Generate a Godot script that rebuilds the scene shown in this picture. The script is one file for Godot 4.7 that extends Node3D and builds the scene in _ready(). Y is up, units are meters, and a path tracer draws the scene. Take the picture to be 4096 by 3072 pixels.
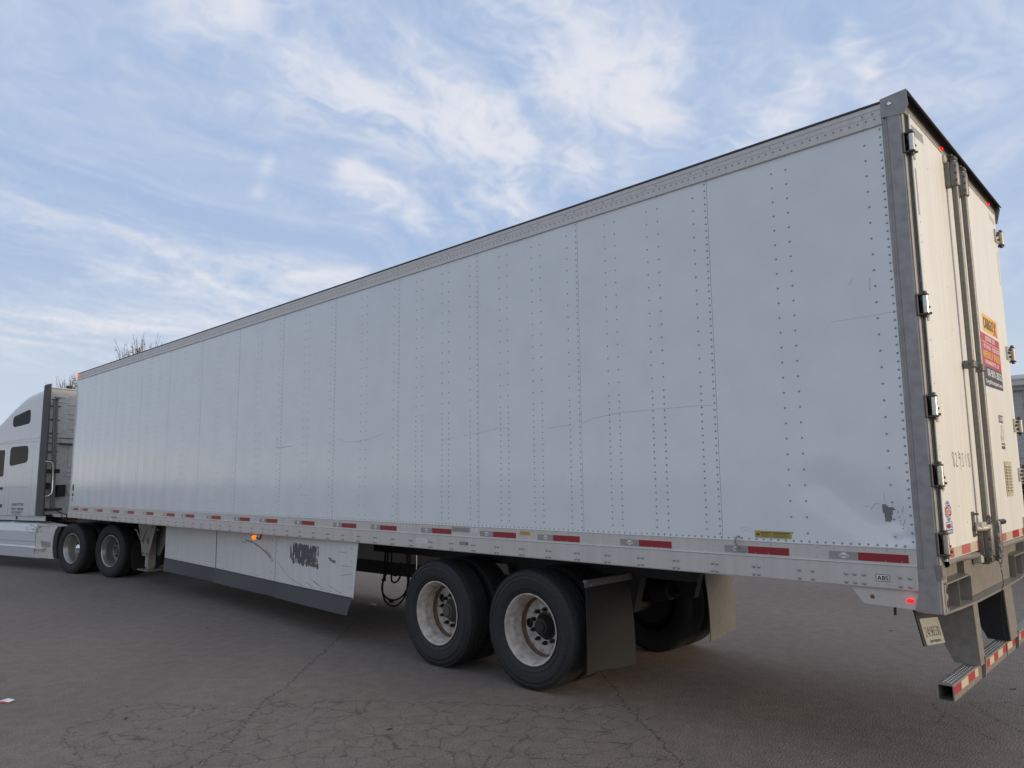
extends Node3D

# ------------------------------------------------------------------ mesh builder
class MB:
	var v := PackedVector3Array()
	var n := PackedVector3Array()
	var uv := PackedVector2Array()
	var X := Transform3D.IDENTITY
	func at(t: Transform3D) -> MB:
		X = t
		return self
	func t3(a: Vector3, b: Vector3, c: Vector3, na: Vector3, nb: Vector3, nc: Vector3) -> void:
		v.append(X * a); v.append(X * c); v.append(X * b)
		n.append((X.basis * na).normalized()); n.append((X.basis * nc).normalized()); n.append((X.basis * nb).normalized())
		uv.append(Vector2(a.x, a.y)); uv.append(Vector2(c.x, c.y)); uv.append(Vector2(b.x, b.y))
	func q(a: Vector3, b: Vector3, c: Vector3, d: Vector3) -> void:
		var m := (c - a).cross(d - b).normalized()
		t3(a, b, c, m, m, m); t3(a, c, d, m, m, m)
	func q4(a: Vector3, b: Vector3, c: Vector3, d: Vector3, na: Vector3, nb: Vector3, nc: Vector3, nd: Vector3) -> void:
		t3(a, b, c, na, nb, nc); t3(a, c, d, na, nc, nd)
	func oq(a: Vector3, b: Vector3, c: Vector3, d: Vector3, o: Vector3) -> void:
		if (c - a).cross(d - b).dot((a + b + c + d) / 4.0 - o) > 0.0: q(a, b, c, d)
		else: q(d, c, b, a)
	func box(o: Vector3, s: Vector3) -> MB:
		var h := s / 2.0
		for ax in 3:
			for sg in [-1.0, 1.0]:
				var u := Vector3.ZERO; var w := Vector3.ZERO; var f := Vector3.ZERO
				f[ax] = sg * h[ax]; u[(ax + 1) % 3] = h[(ax + 1) % 3]; w[(ax + 2) % 3] = h[(ax + 2) % 3]
				oq(o + f - u - w, o + f + u - w, o + f + u + w, o + f - u + w, o)
		return self
	func bb(a: Vector3, b: Vector3) -> MB:
		return box((a + b) / 2.0, (b - a).abs())
	func _cp(o: Vector3, h: Vector3, s: Vector3, ax: int, b: float) -> Vector3:
		var p := Vector3(s.x * h.x, s.y * h.y, s.z * h.z)
		for k in 3:
			if k != ax: p[k] -= s[k] * b
		return o + p
	func cbox(o: Vector3, s: Vector3, b: float) -> MB:
		var h := s / 2.0
		for ax in 3:
			var i := (ax + 1) % 3
			var j := (ax + 2) % 3
			for sg in [-1.0, 1.0]:
				var ps: Array[Vector3] = []
				for e in [[-1, -1], [1, -1], [1, 1], [-1, 1]]:
					var sv := Vector3.ZERO
					sv[ax] = sg; sv[i] = e[0]; sv[j] = e[1]
					ps.append(_cp(o, h, sv, ax, b))
				oq(ps[0], ps[1], ps[2], ps[3], o)
			for e in [[-1, -1], [1, -1], [1, 1], [-1, 1]]:
				var s0 := Vector3.ZERO
				s0[i] = e[0]; s0[j] = e[1]; s0[ax] = -1
				var s1 := s0
				s1[ax] = 1
				oq(_cp(o, h, s0, i, b), _cp(o, h, s0, j, b), _cp(o, h, s1, j, b), _cp(o, h, s1, i, b), o)
		for sx in [-1, 1]:
			for sy in [-1, 1]:
				for sz in [-1, 1]:
					var s2 := Vector3(sx, sy, sz)
					var A := _cp(o, h, s2, 0, b); var B := _cp(o, h, s2, 1, b); var C := _cp(o, h, s2, 2, b)
					var m := (B - A).cross(C - A)
					if m.dot(A - o) > 0: t3(A, B, C, m, m, m)
					else: t3(A, C, B, -m, -m, -m)
		return self
	# polygon (x, y) extruded from z0 to z1
	func prism(poly: PackedVector2Array, z0: float, z1: float) -> MB:
		var P := poly.duplicate()
		if Geometry2D.is_polygon_clockwise(P): P.reverse()
		# normalise to mathematical counter-clockwise
		var ar := 0.0
		for i in P.size():
			var a := P[i]; var b := P[(i + 1) % P.size()]
			ar += a.x * b.y - b.x * a.y
		if ar < 0: P.reverse()
		var idx := Geometry2D.triangulate_polygon(P)
		var up := Vector3(0, 0, 1)
		for i in range(0, idx.size(), 3):
			var a := P[idx[i]]; var b := P[idx[i + 1]]; var c := P[idx[i + 2]]
			if (b - a).cross(c - a) < 0:
				var t := b; b = c; c = t
			t3(Vector3(a.x, a.y, z1), Vector3(b.x, b.y, z1), Vector3(c.x, c.y, z1), up, up, up)
			t3(Vector3(a.x, a.y, z0), Vector3(c.x, c.y, z0), Vector3(b.x, b.y, z0), -up, -up, -up)
		for i in P.size():
			var a := P[i]; var b := P[(i + 1) % P.size()]
			q(Vector3(a.x, a.y, z0), Vector3(b.x, b.y, z0), Vector3(b.x, b.y, z1), Vector3(a.x, a.y, z1))
		return self
	# profile of (radius, z) turned about the z axis; outside lies to the right of the path when z rises... normals are oriented by flip
	func lathe(pr: Array, sides: int, flip := false) -> MB:
		var m := pr.size() - 1
		var sn: Array[Vector2] = []
		for i in m:
			var d: Vector2 = pr[i + 1] - pr[i]
			var nn := Vector2(d.y, -d.x).normalized()
			sn.append(-nn if flip else nn)
		for i in m:
			var a: Vector2 = pr[i]; var b: Vector2 = pr[i + 1]
			if a.distance_to(b) < 1e-6: continue
			var na := sn[i]; var nb := sn[i]
			if i > 0 and sn[i - 1].dot(sn[i]) > 0.72: na = (sn[i - 1] + sn[i]).normalized()
			if i < m - 1 and sn[i + 1].dot(sn[i]) > 0.72: nb = (sn[i + 1] + sn[i]).normalized()
			for k in sides:
				var t0 := TAU * k / sides; var t1 := TAU * (k + 1) / sides
				var c0 := Vector3(cos(t0), sin(t0), 0); var c1 := Vector3(cos(t1), sin(t1), 0)
				var p0 := c0 * a.x + Vector3(0, 0, a.y); var p1 := c1 * a.x + Vector3(0, 0, a.y)
				var p2 := c1 * b.x + Vector3(0, 0, b.y); var p3 := c0 * b.x + Vector3(0, 0, b.y)
				var n0 := c0 * na.x + Vector3(0, 0, na.y); var n1 := c1 * na.x + Vector3(0, 0, na.y)
				var n2 := c1 * nb.x + Vector3(0, 0, nb.y); var n3 := c0 * nb.x + Vector3(0, 0, nb.y)
				if flip:
					if b.x > 1e-6: t3(p0, p3, p2, n0, n3, n2)
					if a.x > 1e-6: t3(p0, p2, p1, n0, n2, n1)
				else:
					if a.x > 1e-6: t3(p0, p1, p2, n0, n1, n2)
					if b.x > 1e-6: t3(p0, p2, p3, n0, n2, n3)
		return self
	func tube(pts: Array, r0: float, sides := 8, r1 := -1.0, caps := true) -> MB:
		if r1 < 0: r1 = r0
		var np := pts.size()
		var fr: Array = []
		var tg: Vector3 = (pts[1] - pts[0]).normalized()
		var u := tg.cross(Vector3.UP)
		if u.length() < 0.05: u = tg.cross(Vector3.RIGHT)
		u = u.normalized()
		for i in np:
			var d: Vector3
			if i == 0: d = pts[1] - pts[0]
			elif i == np - 1: d = pts[i] - pts[i - 1]
			else: d = (pts[i + 1] - pts[i]).normalized() + (pts[i] - pts[i - 1]).normalized()
			d = d.normalized()
			u = (u - d * u.dot(d)).normalized()
			fr.append([u, d.cross(u), d])
		for i in np - 1:
			var ra := lerpf(r0, r1, float(i) / (np - 1)); var rb := lerpf(r0, r1, float(i + 1) / (np - 1))
			for k in sides:
				var t0 := TAU * k / sides; var t1 := TAU * (k + 1) / sides
				var a0: Vector3 = fr[i][0] * cos(t0) + fr[i][1] * sin(t0)
				var a1: Vector3 = fr[i][0] * cos(t1) + fr[i][1] * sin(t1)
				var b0: Vector3 = fr[i + 1][0] * cos(t0) + fr[i + 1][1] * sin(t0)
				var b1: Vector3 = fr[i + 1][0] * cos(t1) + fr[i + 1][1] * sin(t1)
				q4(pts[i] + a0 * ra, pts[i] + a1 * ra, pts[i + 1] + b1 * rb, pts[i + 1] + b0 * rb, a0, a1, b1, b0)
		if caps:
			for e in [0, np - 1]:
				var s := -1.0 if e == 0 else 1.0
				var rr := r0 if e == 0 else r1
				var dn: Vector3 = fr[e][2] * s
				for k in sides:
					var t0 := TAU * k / sides * s; var t1 := TAU * (k + 1) / sides * s
					t3(pts[e], pts[e] + (fr[e][0] * cos(t0) + fr[e][1] * sin(t0)) * rr, pts[e] + (fr[e][0] * cos(t1) + fr[e][1] * sin(t1)) * rr, dn, dn, dn)
		return self
	func cyl(a: Vector3, b: Vector3, r: float, sides := 12) -> MB:
		return tube([a, b], r, sides)
	# flat ribbon (paint mark) along points in the plane z = const of X
	func ribbon(pts: Array, w: float) -> MB:
		for i in pts.size() - 1:
			var a: Vector2 = pts[i]; var b: Vector2 = pts[i + 1]
			var d := (b - a).normalized() * w * 0.5
			var s := Vector2(-d.y, d.x)
			var e := d * 0.6
			q(Vector3(a.x - s.x - e.x, a.y - s.y - e.y, 0), Vector3(b.x - s.x + e.x, b.y - s.y + e.y, 0), Vector3(b.x + s.x + e.x, b.y + s.y + e.y, 0), Vector3(a.x + s.x - e.x, a.y + s.y - e.y, 0))
		return self
	# smooth grid of points rows x cols (row-major)
	func grid(P: PackedVector3Array, rows: int, cols: int) -> MB:
		var N := PackedVector3Array()
		N.resize(P.size())
		for i in rows - 1:
			for j in cols - 1:
				var a := i * cols + j
				var m := (P[a + cols + 1] - P[a]).cross(P[a + cols] - P[a + 1])
				for k in [a, a + 1, a + cols, a + cols + 1]: N[k] += m
		for i in rows - 1:
			for j in cols - 1:
				var a := i * cols + j
				q4(P[a], P[a + 1], P[a + cols + 1], P[a + cols], N[a], N[a + 1], N[a + cols + 1], N[a + cols])
		return self
	func mesh() -> ArrayMesh:
		var arr := []
		arr.resize(Mesh.ARRAY_MAX)
		arr[Mesh.ARRAY_VERTEX] = v; arr[Mesh.ARRAY_NORMAL] = n; arr[Mesh.ARRAY_TEX_UV] = uv
		var m := ArrayMesh.new()
		m.add_surface_from_arrays(Mesh.PRIMITIVE_TRIANGLES, arr)
		return m

var M := {}
var rng := RandomNumberGenerator.new()
const W := 1.2192
const REAR := PI / 2

func part(parent: Node, called: String, mb, mat: Material, label := "") -> MeshInstance3D:
	var o := MeshInstance3D.new()
	o.name = called
	o.mesh = mb.mesh() if mb is MB else mb
	o.material_override = mat
	parent.add_child(o, true)
	if label: o.set_meta("label", label)
	return o

func thing(called: String, label: String, category: String, where := Vector3.ZERO, turn := 0.0, group := "") -> Node3D:
	var o := Node3D.new()
	o.name = called
	add_child(o, true)
	o.position = where; o.rotation.y = turn
	o.set_meta("label", label); o.set_meta("category", category)
	if group: o.set_meta("group", group)
	return o

# lettering: centre, height and width in the plane of xf (x right, y up, z out)
func text(parent: Node, called: String, s: String, c: Vector2, w: float, h: float, mat: Material, xf: Transform3D, serif := false, skew := 0.0) -> MeshInstance3D:
	var tm := TextMesh.new()
	var f := SystemFont.new()
	f.font_names = PackedStringArray(["Droid Serif" if serif else "Droid Sans"])
	f.font_weight = 400 if skew < 0.0 else 700
	tm.font = f; tm.font_size = 32; tm.pixel_size = 0.01; tm.depth = 0.01; tm.curve_step = 2.0
	tm.text = s
	tm.horizontal_alignment = HORIZONTAL_ALIGNMENT_CENTER
	var bx := tm.get_aabb()
	var o := MeshInstance3D.new()
	o.name = called
	o.mesh = tm; o.material_override = mat
	parent.add_child(o, true)
	var sx := w / maxf(bx.size.x, 0.001); var sy := h / maxf(bx.size.y, 0.001)
	var sc := Transform3D(Basis(Vector3(sx, 0, 0), Vector3(0, sy, 0), Vector3(0, 0, 0.1)), Vector3(c.x, c.y, 0.0006))
	var mid := bx.position + bx.size / 2.0
	o.transform = xf * sc * Transform3D(Basis.IDENTITY, Vector3(-mid.x, -mid.y, 0))
	return o

func V2(a: Array) -> PackedVector2Array:
	var r := PackedVector2Array()
	for p in a: r.append(Vector2(p[0], p[1]))
	return r

func rrect(x0: float, y0: float, x1: float, y1: float, r: float, k := 4) -> PackedVector2Array:
	var P := PackedVector2Array()
	for c in [[x1 - r, y0 + r, -PI / 2], [x1 - r, y1 - r, 0.0], [x0 + r, y1 - r, PI / 2], [x0 + r, y0 + r, PI]]:
		for i in k + 1:
			var t: float = c[2] + PI / 2 * i / k
			P.append(Vector2(c[0] + r * cos(t), c[1] + r * sin(t)))
	return P

func round_poly(pts: Array, r: float, k := 4) -> PackedVector2Array:
	var P := PackedVector2Array()
	var m := pts.size()
	for i in m:
		var p: Vector2 = pts[i]
		var a: Vector2 = p + (pts[(i + m - 1) % m] - p).normalized() * r
		var b: Vector2 = p + (pts[(i + 1) % m] - p).normalized() * r
		for j in k + 1:
			var t := float(j) / k
			P.append(a.lerp(p, t).lerp(p.lerp(b, t), t))
	return P

# ------------------------------------------------------------------ materials
func noise(freq: float, seed_: int, oct := 4, type := FastNoiseLite.TYPE_SIMPLEX_SMOOTH) -> FastNoiseLite:
	var f := FastNoiseLite.new()
	f.seed = seed_; f.frequency = freq; f.noise_type = type
	f.fractal_type = FastNoiseLite.FRACTAL_FBM if oct > 1 else FastNoiseLite.FRACTAL_NONE
	f.fractal_octaves = oct
	return f

func img_tex(im: Image) -> ImageTexture:
	im.generate_mipmaps()
	return ImageTexture.create_from_image(im)

# grey image multiplied into a colour: values lo..hi
func tone_tex(nz: FastNoiseLite, size: int, lo: Color, hi: Color, gamma := 1.0, stretch := 1) -> ImageTexture:
	var src := nz.get_seamless_image(size, maxi(size / stretch, 8), false, false, 0.15)
	if stretch > 1: src.resize(size, size, Image.INTERPOLATE_CUBIC)
	src.convert(Image.FORMAT_L8)
	var d := src.get_data()
	var out := PackedByteArray()
	out.resize(size * size * 3)
	var lut := []
	for i in 256:
		var t := pow(i / 255.0, gamma)
		lut.append(lo.lerp(hi, t))
	var r8 := PackedByteArray(); var g8 := PackedByteArray(); var b8 := PackedByteArray()
	for c in lut:
		r8.append(c.r8); g8.append(c.g8); b8.append(c.b8)
	for i in size * size:
		var k := d[i]
		out[i * 3] = r8[k]; out[i * 3 + 1] = g8[k]; out[i * 3 + 2] = b8[k]
	return img_tex(Image.create_from_data(size, size, false, Image.FORMAT_RGB8, out))

func mat(col: Color, rough: float, metal := 0.0, tex: Texture2D = null, scale := 1.0, rough_tex: Texture2D = null) -> StandardMaterial3D:
	var m := StandardMaterial3D.new()
	m.albedo_color = col; m.roughness = rough; m.metallic = metal
	m.cull_mode = BaseMaterial3D.CULL_DISABLED
	if tex: m.albedo_texture = tex
	if rough_tex:
		m.roughness_texture = rough_tex
	if tex or rough_tex:
		m.uv1_triplanar = true
		m.uv1_world_triplanar = true
		m.uv1_scale = Vector3.ONE * scale
	return m

func lamp_mat(col: Color, e: float) -> StandardMaterial3D:
	var m := mat(col, 0.25)
	m.emission_enabled = true; m.emission = col; m.emission_energy_multiplier = e
	return m

func lin(r: float, g: float, b: float) -> Color:
	return Color(r, g, b).linear_to_srgb()

func make_materials() -> void:
	var g := func(a: float) -> Color: return Color(a, a, a)
	var blotch := tone_tex(noise(0.012, 11, 5), 512, g.call(0.965), g.call(1.0), 0.8)
	var streak := tone_tex(noise(0.03, 21, 5), 512, Color(0.95, 0.943, 0.93), g.call(1.0), 0.7, 16)
	var grime := tone_tex(noise(0.02, 31, 6), 512, Color(0.85, 0.835, 0.81), g.call(1.0), 0.6)
	var rust := tone_tex(noise(0.02, 41, 6), 512, Color(0.40, 0.28, 0.20), g.call(1.0), 0.36)
	var rgh := tone_tex(noise(0.02, 51, 5), 512, g.call(0.86), g.call(1.0))
	M.panel = mat(lin(0.79, 0.81, 0.805), 0.12, 0, blotch, 0.35, rgh)
	M.door = mat(lin(0.79, 0.775, 0.73), 0.42, 0, streak, 0.6, rgh)
	M.cab = mat(lin(0.64, 0.66, 0.675), 0.16, 0, blotch, 0.3)
	M.cab.clearcoat_enabled = true; M.cab.clearcoat = 0.6; M.cab.clearcoat_roughness = 0.06
	M.cab_back = mat(lin(0.66, 0.64, 0.60), 0.4, 0, grime, 0.7)
	M.rail = mat(lin(0.62, 0.585, 0.55), 0.42, 0.2, streak, 0.9, rgh)
	M.rail_top = M.rail
	M.galv = mat(lin(0.36, 0.345, 0.335), 0.5, 0.3, grime, 1.1, rgh)
	M.sill = mat(lin(0.27, 0.25, 0.225), 0.5, 0.2, grime, 1.4, rgh)
	M.rivet = mat(lin(0.33, 0.33, 0.33), 0.45, 0.3)
	M.bolt = mat(lin(0.42, 0.41, 0.40), 0.4, 0.4)
	M.dark_steel = mat(lin(0.05, 0.048, 0.045), 0.6, 0.2, grime, 1.7)
	M.black_steel = mat(lin(0.02, 0.02, 0.021), 0.65, 0.0, grime, 1.7)
	M.dark_trim = mat(lin(0.055, 0.052, 0.05), 0.55, 0.1, grime, 1.2)
	M.steel_rod = mat(lin(0.19, 0.187, 0.18), 0.45, 0.35, grime, 2.2, rgh)
	M.bright = mat(lin(0.62, 0.60, 0.56), 0.22, 0.85, grime, 2.5)
	M.bracket = mat(lin(0.55, 0.52, 0.47), 0.38, 0.15, grime, 3.0)
	M.rubber = mat(lin(0.034, 0.033, 0.032), 0.72, 0, tone_tex(noise(0.03, 61, 6), 512, g.call(0.60), g.call(1.0), 1.0), 2.4)
	M.flap = mat(lin(0.015, 0.015, 0.016), 0.7, 0, grime, 1.0)
	M.flap_grey = mat(lin(0.15, 0.148, 0.143), 0.6, 0, grime, 1.5)
	M.tread = mat(lin(0.022, 0.021, 0.02), 0.85, 0, grime, 3.0)
	M.rim_white = mat(lin(0.70, 0.67, 0.62), 0.45, 0, rust, 1.1, rgh)
	M.rust = mat(lin(0.22, 0.15, 0.10), 0.8, 0, rust, 5.0)
	M.rim_alu = mat(lin(0.46, 0.44, 0.42), 0.40, 0.75, grime, 3.0, rgh)
	M.hub = mat(lin(0.12, 0.11, 0.10), 0.5, 0.3, grime, 3.0)
	M.hub_black = mat(lin(0.03, 0.028, 0.027), 0.45, 0.2, grime, 3.0)
	M.chrome = mat(lin(0.75, 0.74, 0.73), 0.1, 1.0)
	M.red_tape = mat(lin(0.31, 0.018, 0.028), 0.35, 0, blotch, 3.0)
	M.pale_red = mat(lin(0.45, 0.14, 0.13), 0.5, 0, streak, 3.5)
	M.cream_tape = mat(lin(0.62, 0.54, 0.40), 0.4, 0, grime, 4.0)
	M.bar_red = mat(lin(0.42, 0.05, 0.05), 0.4, 0, grime, 4.0)
	M.silver_tape = mat(lin(0.33, 0.32, 0.29), 0.4, 0.1, blotch, 3.0)
	M.white_print = mat(lin(0.72, 0.71, 0.69), 0.5)
	M.black_print = mat(lin(0.02, 0.02, 0.022), 0.5)
	M.mark = mat(lin(0.17, 0.17, 0.175), 0.6)
	M.split = mat(lin(0.42, 0.42, 0.425), 0.4)
	M.faint_mark = mat(lin(0.50, 0.50, 0.505), 0.4)
	M.grey_print = mat(lin(0.13, 0.13, 0.14), 0.5, 0, rust, 3.0)
	M.yellow_label = mat(lin(0.42, 0.33, 0.07), 0.5, 0, blotch, 4.0)
	M.orange_label = mat(lin(0.62, 0.33, 0.03), 0.5)
	M.yellow_print = mat(lin(0.80, 0.50, 0.08), 0.5)
	M.poster_yellow = mat(lin(0.80, 0.47, 0.07), 0.5, 0, blotch, 3.0)
	M.poster_red = mat(lin(0.50, 0.05, 0.07), 0.5, 0, blotch, 3.0)
	M.poster_dark = mat(lin(0.045, 0.05, 0.06), 0.5)
	M.blue_print = mat(lin(0.03, 0.10, 0.36), 0.45)
	M.red_print = mat(lin(0.42, 0.03, 0.04), 0.45)
	M.glass_dark = mat(lin(0.012, 0.014, 0.018), 0.06)
	M.glass_dark.metallic_specular = 0.2
	M.skirt = mat(lin(0.68, 0.67, 0.645), 0.42, 0, streak, 0.5, rgh)
	M.skirt_rubber = mat(lin(0.068, 0.068, 0.072), 0.6, 0, blotch, 1.2)
	M.duct = mat(lin(0.25, 0.25, 0.255), 0.5, 0.1, grime, 6.0)
	M.hose = mat(lin(0.012, 0.012, 0.012), 0.5)
	M.hose_red = mat(lin(0.16, 0.05, 0.05), 0.5)
	M.bark = mat(lin(0.17, 0.13, 0.11), 0.9, 0, grime, 1.0)
	M.twig = mat(lin(0.15, 0.105, 0.085), 0.9)
	M.seed = mat(lin(0.06, 0.045, 0.035), 0.95)
	M.siding = mat(lin(0.50, 0.485, 0.455), 0.5, 0.15, grime, 0.5)
	M.gutter = mat(lin(0.58, 0.56, 0.52), 0.5, 0.1, blotch, 0.8)
	M.screen = mat(lin(0.012, 0.013, 0.012), 0.9)
	M.wire = mat(lin(0.45, 0.44, 0.42), 0.5, 0.4)
	M.paper = mat(lin(0.75, 0.76, 0.77), 0.6)
	M.plate_white = mat(lin(0.38, 0.38, 0.345), 0.4, 0, grime, 4.0)
	M.red_lamp = lamp_mat(Color(1.0, 0.06, 0.05), 0.75)
	M.red_lamp_dim = lamp_mat(Color(1.0, 0.05, 0.05), 0.8)
	M.amber_lamp = lamp_mat(Color(1.0, 0.48, 0.05), 0.9)
	M.amber_off = mat(lin(0.20, 0.07, 0.012), 0.25)
	M.lens_black = mat(lin(0.02, 0.02, 0.02), 0.4)

# ------------------------------------------------------------------ sky
const STROKES := [[-68.2, 32.9, -55.0, 28.6, 4.0, 0.5], [-60.8, 29.8, -42.8, 25.1, 2.6, 0.95], [-51.2, 30.9, -44.3, 27.7, 3.0, 0.55],
	[-43.5, 34.4, -32.1, 28.7, 4.2, 0.85], [-41.7, 25.0, -36.8, 23.9, 1.8, 0.6], [-17.1, 29.6, -15.7, 28.0, 1.1, 1.1], [-28.1, 21.2, -20.3, 26.7, 1.7, 0.9],
	[-25.1, 25.5, -6.8, 27.5, 4.4, 0.4], [-56.3, 23.0, -51.2, 20.2, 1.5, 0.7], [-79.6, 17.0, -56.2, 14.9, 1.6, 0.5], [-74.1, 14.3, -58.3, 13.7, 1.5, 0.55],
	[-63.4, 21.2, -62.6, 23.6, 0.5, 0.42], [-51.2, 20.9, -41.7, 22.0, 1.8, 0.5], [-79.1, 10.6, -58.2, 12.0, 2.2, 0.45], [-34.0, 24.0, -30.0, 30.0, 2.2, 0.5]]

func make_sky() -> Image:
	var wd := 3072
	var ht := 1536
	var wisp := noise(1.0, 5, 6)
	wisp.fractal_gain = 0.55
	var puff := noise(1.0, 9, 6)
	puff.fractal_gain = 0.58
	var warp := noise(0.6, 3, 3)
	var big := noise(0.35, 17, 3)
	var fib := noise(1.0, 23, 6)
	fib.fractal_type = FastNoiseLite.FRACTAL_RIDGED
	fib.fractal_gain = 0.6
	var warp2 := noise(2.2, 29, 4)
	var out := PackedFloat32Array()
	out.resize(wd * ht * 3)
	var ax := deg_to_rad(-105.0)
	var cx := cos(ax); var sx := sin(ax)
	var zen := Vector3(0.26, 0.36, 0.58)
	var mid := Vector3(0.33, 0.44, 0.64)
	var hor := Vector3(0.48, 0.56, 0.65)
	var cl := Vector3(0.64, 0.67, 0.74)
	var sd := Vector3(sin(deg_to_rad(80.0)), 0, -cos(deg_to_rad(80.0)))
	for j in ht:
		var el := 90.0 - (j + 0.5) / ht * 180.0
		var er := deg_to_rad(el)
		var y := sin(er)
		var ce := cos(er)
		for i in wd:
			var k := (j * wd + i) * 3
			if el < -1.0:
				out[k] = 0.14; out[k + 1] = 0.13; out[k + 2] = 0.12
				continue
			var az := (i + 0.5) / wd * 360.0
			if az > 180.0: az -= 360.0
			var ar := deg_to_rad(az)
			var d := Vector3(sin(ar) * ce, y, -cos(ar) * ce)
			var h := clampf(el / 90.0, 0.0, 1.0)
			var c := hor.lerp(mid, smoothstep(0.02, 0.22, h)).lerp(zen, smoothstep(0.2, 0.75, h))
			var toward := 0.5 + 0.5 * (d.x * sd.x + d.z * sd.z) / maxf(ce, 0.05)
			c = c.lerp(Vector3(0.56, 0.61, 0.69), 0.55 * smoothstep(0.35, 1.0, toward))
			var yy := maxf(y, 0.0) + 0.06
			var px := d.x / yy; var pz := d.z / yy
			var wq := warp.get_noise_2d(px, pz)
			var a := px * cx + pz * sx + wq * 0.25
			var b := -px * sx + pz * cx + wq * 0.35
			var st := wisp.get_noise_2d(a * 0.5, b * 3.6)
			var pf := puff.get_noise_2d(a * 1.5, b * 2.6)
			var w2 := warp2.get_noise_2d(px, pz)
			var fb := fib.get_noise_2d(a * 2.6 + w2 * 1.1, b * 4.4 - w2 * 1.3)
			var lg := big.get_noise_2d(px, pz)
			var bias := 0.16 * lg
			var near := 0.0
			if az > -95.0 and az < 10.0 and el < 45.0:
				for s in STROKES:
					var p := Vector2((az - s[0]), el - s[1])
					var e := Vector2(s[2] - s[0], s[3] - s[1])
					var t := clampf(p.dot(e) / e.length_squared(), 0.0, 1.0)
					var dist: float = (p - e * t).length() / float(s[4])
					if dist < 2.6: near = maxf(near, s[5] * exp(-dist * dist * 0.8))
			var frame := smoothstep(-100.0, -85.0, az) * (1.0 - smoothstep(2.0, 20.0, az)) * (1.0 - smoothstep(38.0, 50.0, el))
			var den: float = lerpf(0.30 + bias * 1.5, 0.17 + near * 0.56 + bias * 0.5, frame)
			den += 0.50 * st * (0.5 + 0.5 * den) + (0.30 + 0.5 * near) * pf * (0.35 + near * 0.75) + 0.34 * fb * (0.35 + near)
			den = clampf(den, 0.0, 1.0)
			den = den * den * (3.0 - 2.0 * den)
			var lowhaze := exp(-maxf(el, 0.0) / 7.0)
			den = maxf(den, lowhaze * 0.55 * (0.75 + 0.6 * st))
			var cc := cl.lerp(Vector3(0.76, 0.74, 0.76), clampf(pf * 1.4 + near * 0.3, 0.0, 1.0))
			c = c.lerp(cc, den * 0.84)
			# low warm bank at the horizon
			var bank := 1.0 - smoothstep(1.6, 3.4, el + 1.6 * puff.get_noise_2d(az * 0.22, el * 0.6))
			c = c.lerp(Vector3(0.80, 0.75, 0.67), bank * 0.9)
			# the low sun brightens the air round it
			var glow := maxf(d.x * sd.x + d.z * sd.z, 0.0)
			glow = pow(glow, 6.0) * exp(-absf(el - 8.0) / 14.0)
			c = c + Vector3(1.0, 0.80, 0.52) * glow * 0.9
			out[k] = c.x; out[k + 1] = c.y; out[k + 2] = c.z
	return Image.create_from_data(wd, ht, false, Image.FORMAT_RGBF, out.to_byte_array())

# ------------------------------------------------------------------ ground
const PX0 := -7.0
const PZ0 := -3.0
const PW := 9.0
const PH := 8.0
const JOINTS := [
	[[-6.9, -0.9], [-5.756, 0.261], [-5.253, 0.805], [-4.751, 1.304], [-4.582, 1.559], [-4.304, 1.83], [-3.866, 2.184], [-3.706, 2.343], [-3.612, 2.504], [-3.3, 3.1]],
	[[-3.4, -1.3], [-2.862, -0.801], [-2.54, -0.53], [-2.229, -0.213], [-1.806, 0.096], [-1.253, 0.552], [-0.4, 1.2]],
	[[-4.582, 1.559], [-4.412, 1.624], [-4.198, 1.537], [-4.159, 1.239], [-3.888, 1.053], [-3.497, 0.759], [-3.241, 0.511], [-3.008, 0.409], [-2.823, 0.265], [-2.539, 0.24], [-2.307, -0.245]],
	[[-4.593, 1.784], [-4.656, 2.044], [-5.123, 2.201], [-5.269, 2.488], [-5.034, 2.669], [-5.013, 2.876], [-4.757, 3.021], [-4.423, 3.023], [-4.188, 3.056]],
	[[-0.476, -1.9], [-0.415, -1.726], [-0.367, -1.68], [-0.349, -1.568], [-0.362, -1.473], [-0.316, -1.357]],
	[[-0.31, -1.667], [-0.242, -1.56], [-0.174, -1.485], [0.1, -1.2]],
	[[-0.329, -2.126], [-0.233, -2.023], [-0.138, -1.905], [-0.024, -1.754], [0.047, -1.681], [0.4, -1.3]],
	[[-0.289, -2.114], [-0.171, -2.171], [-0.061, -2.315], [0.049, -2.273], [0.5, -2.5]],
	[[-6.99, 2.86], [-6.89, 2.947], [-6.5, 3.3]]]
const GATOR := [[-5.27, 2.49], [-5.12, 2.2], [-4.6, 1.7], [-4.4, 1.62], [-4.16, 1.24], [-3.5, 0.76], [-2.82, 0.27], [-2.3, -0.24], [-1.8, 0.1], [-1.25, 0.55], [-0.6, 1.3], [-2.0, 3.2], [-3.6, 4.2], [-4.2, 3.05], [-4.75, 3.02]]

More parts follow.
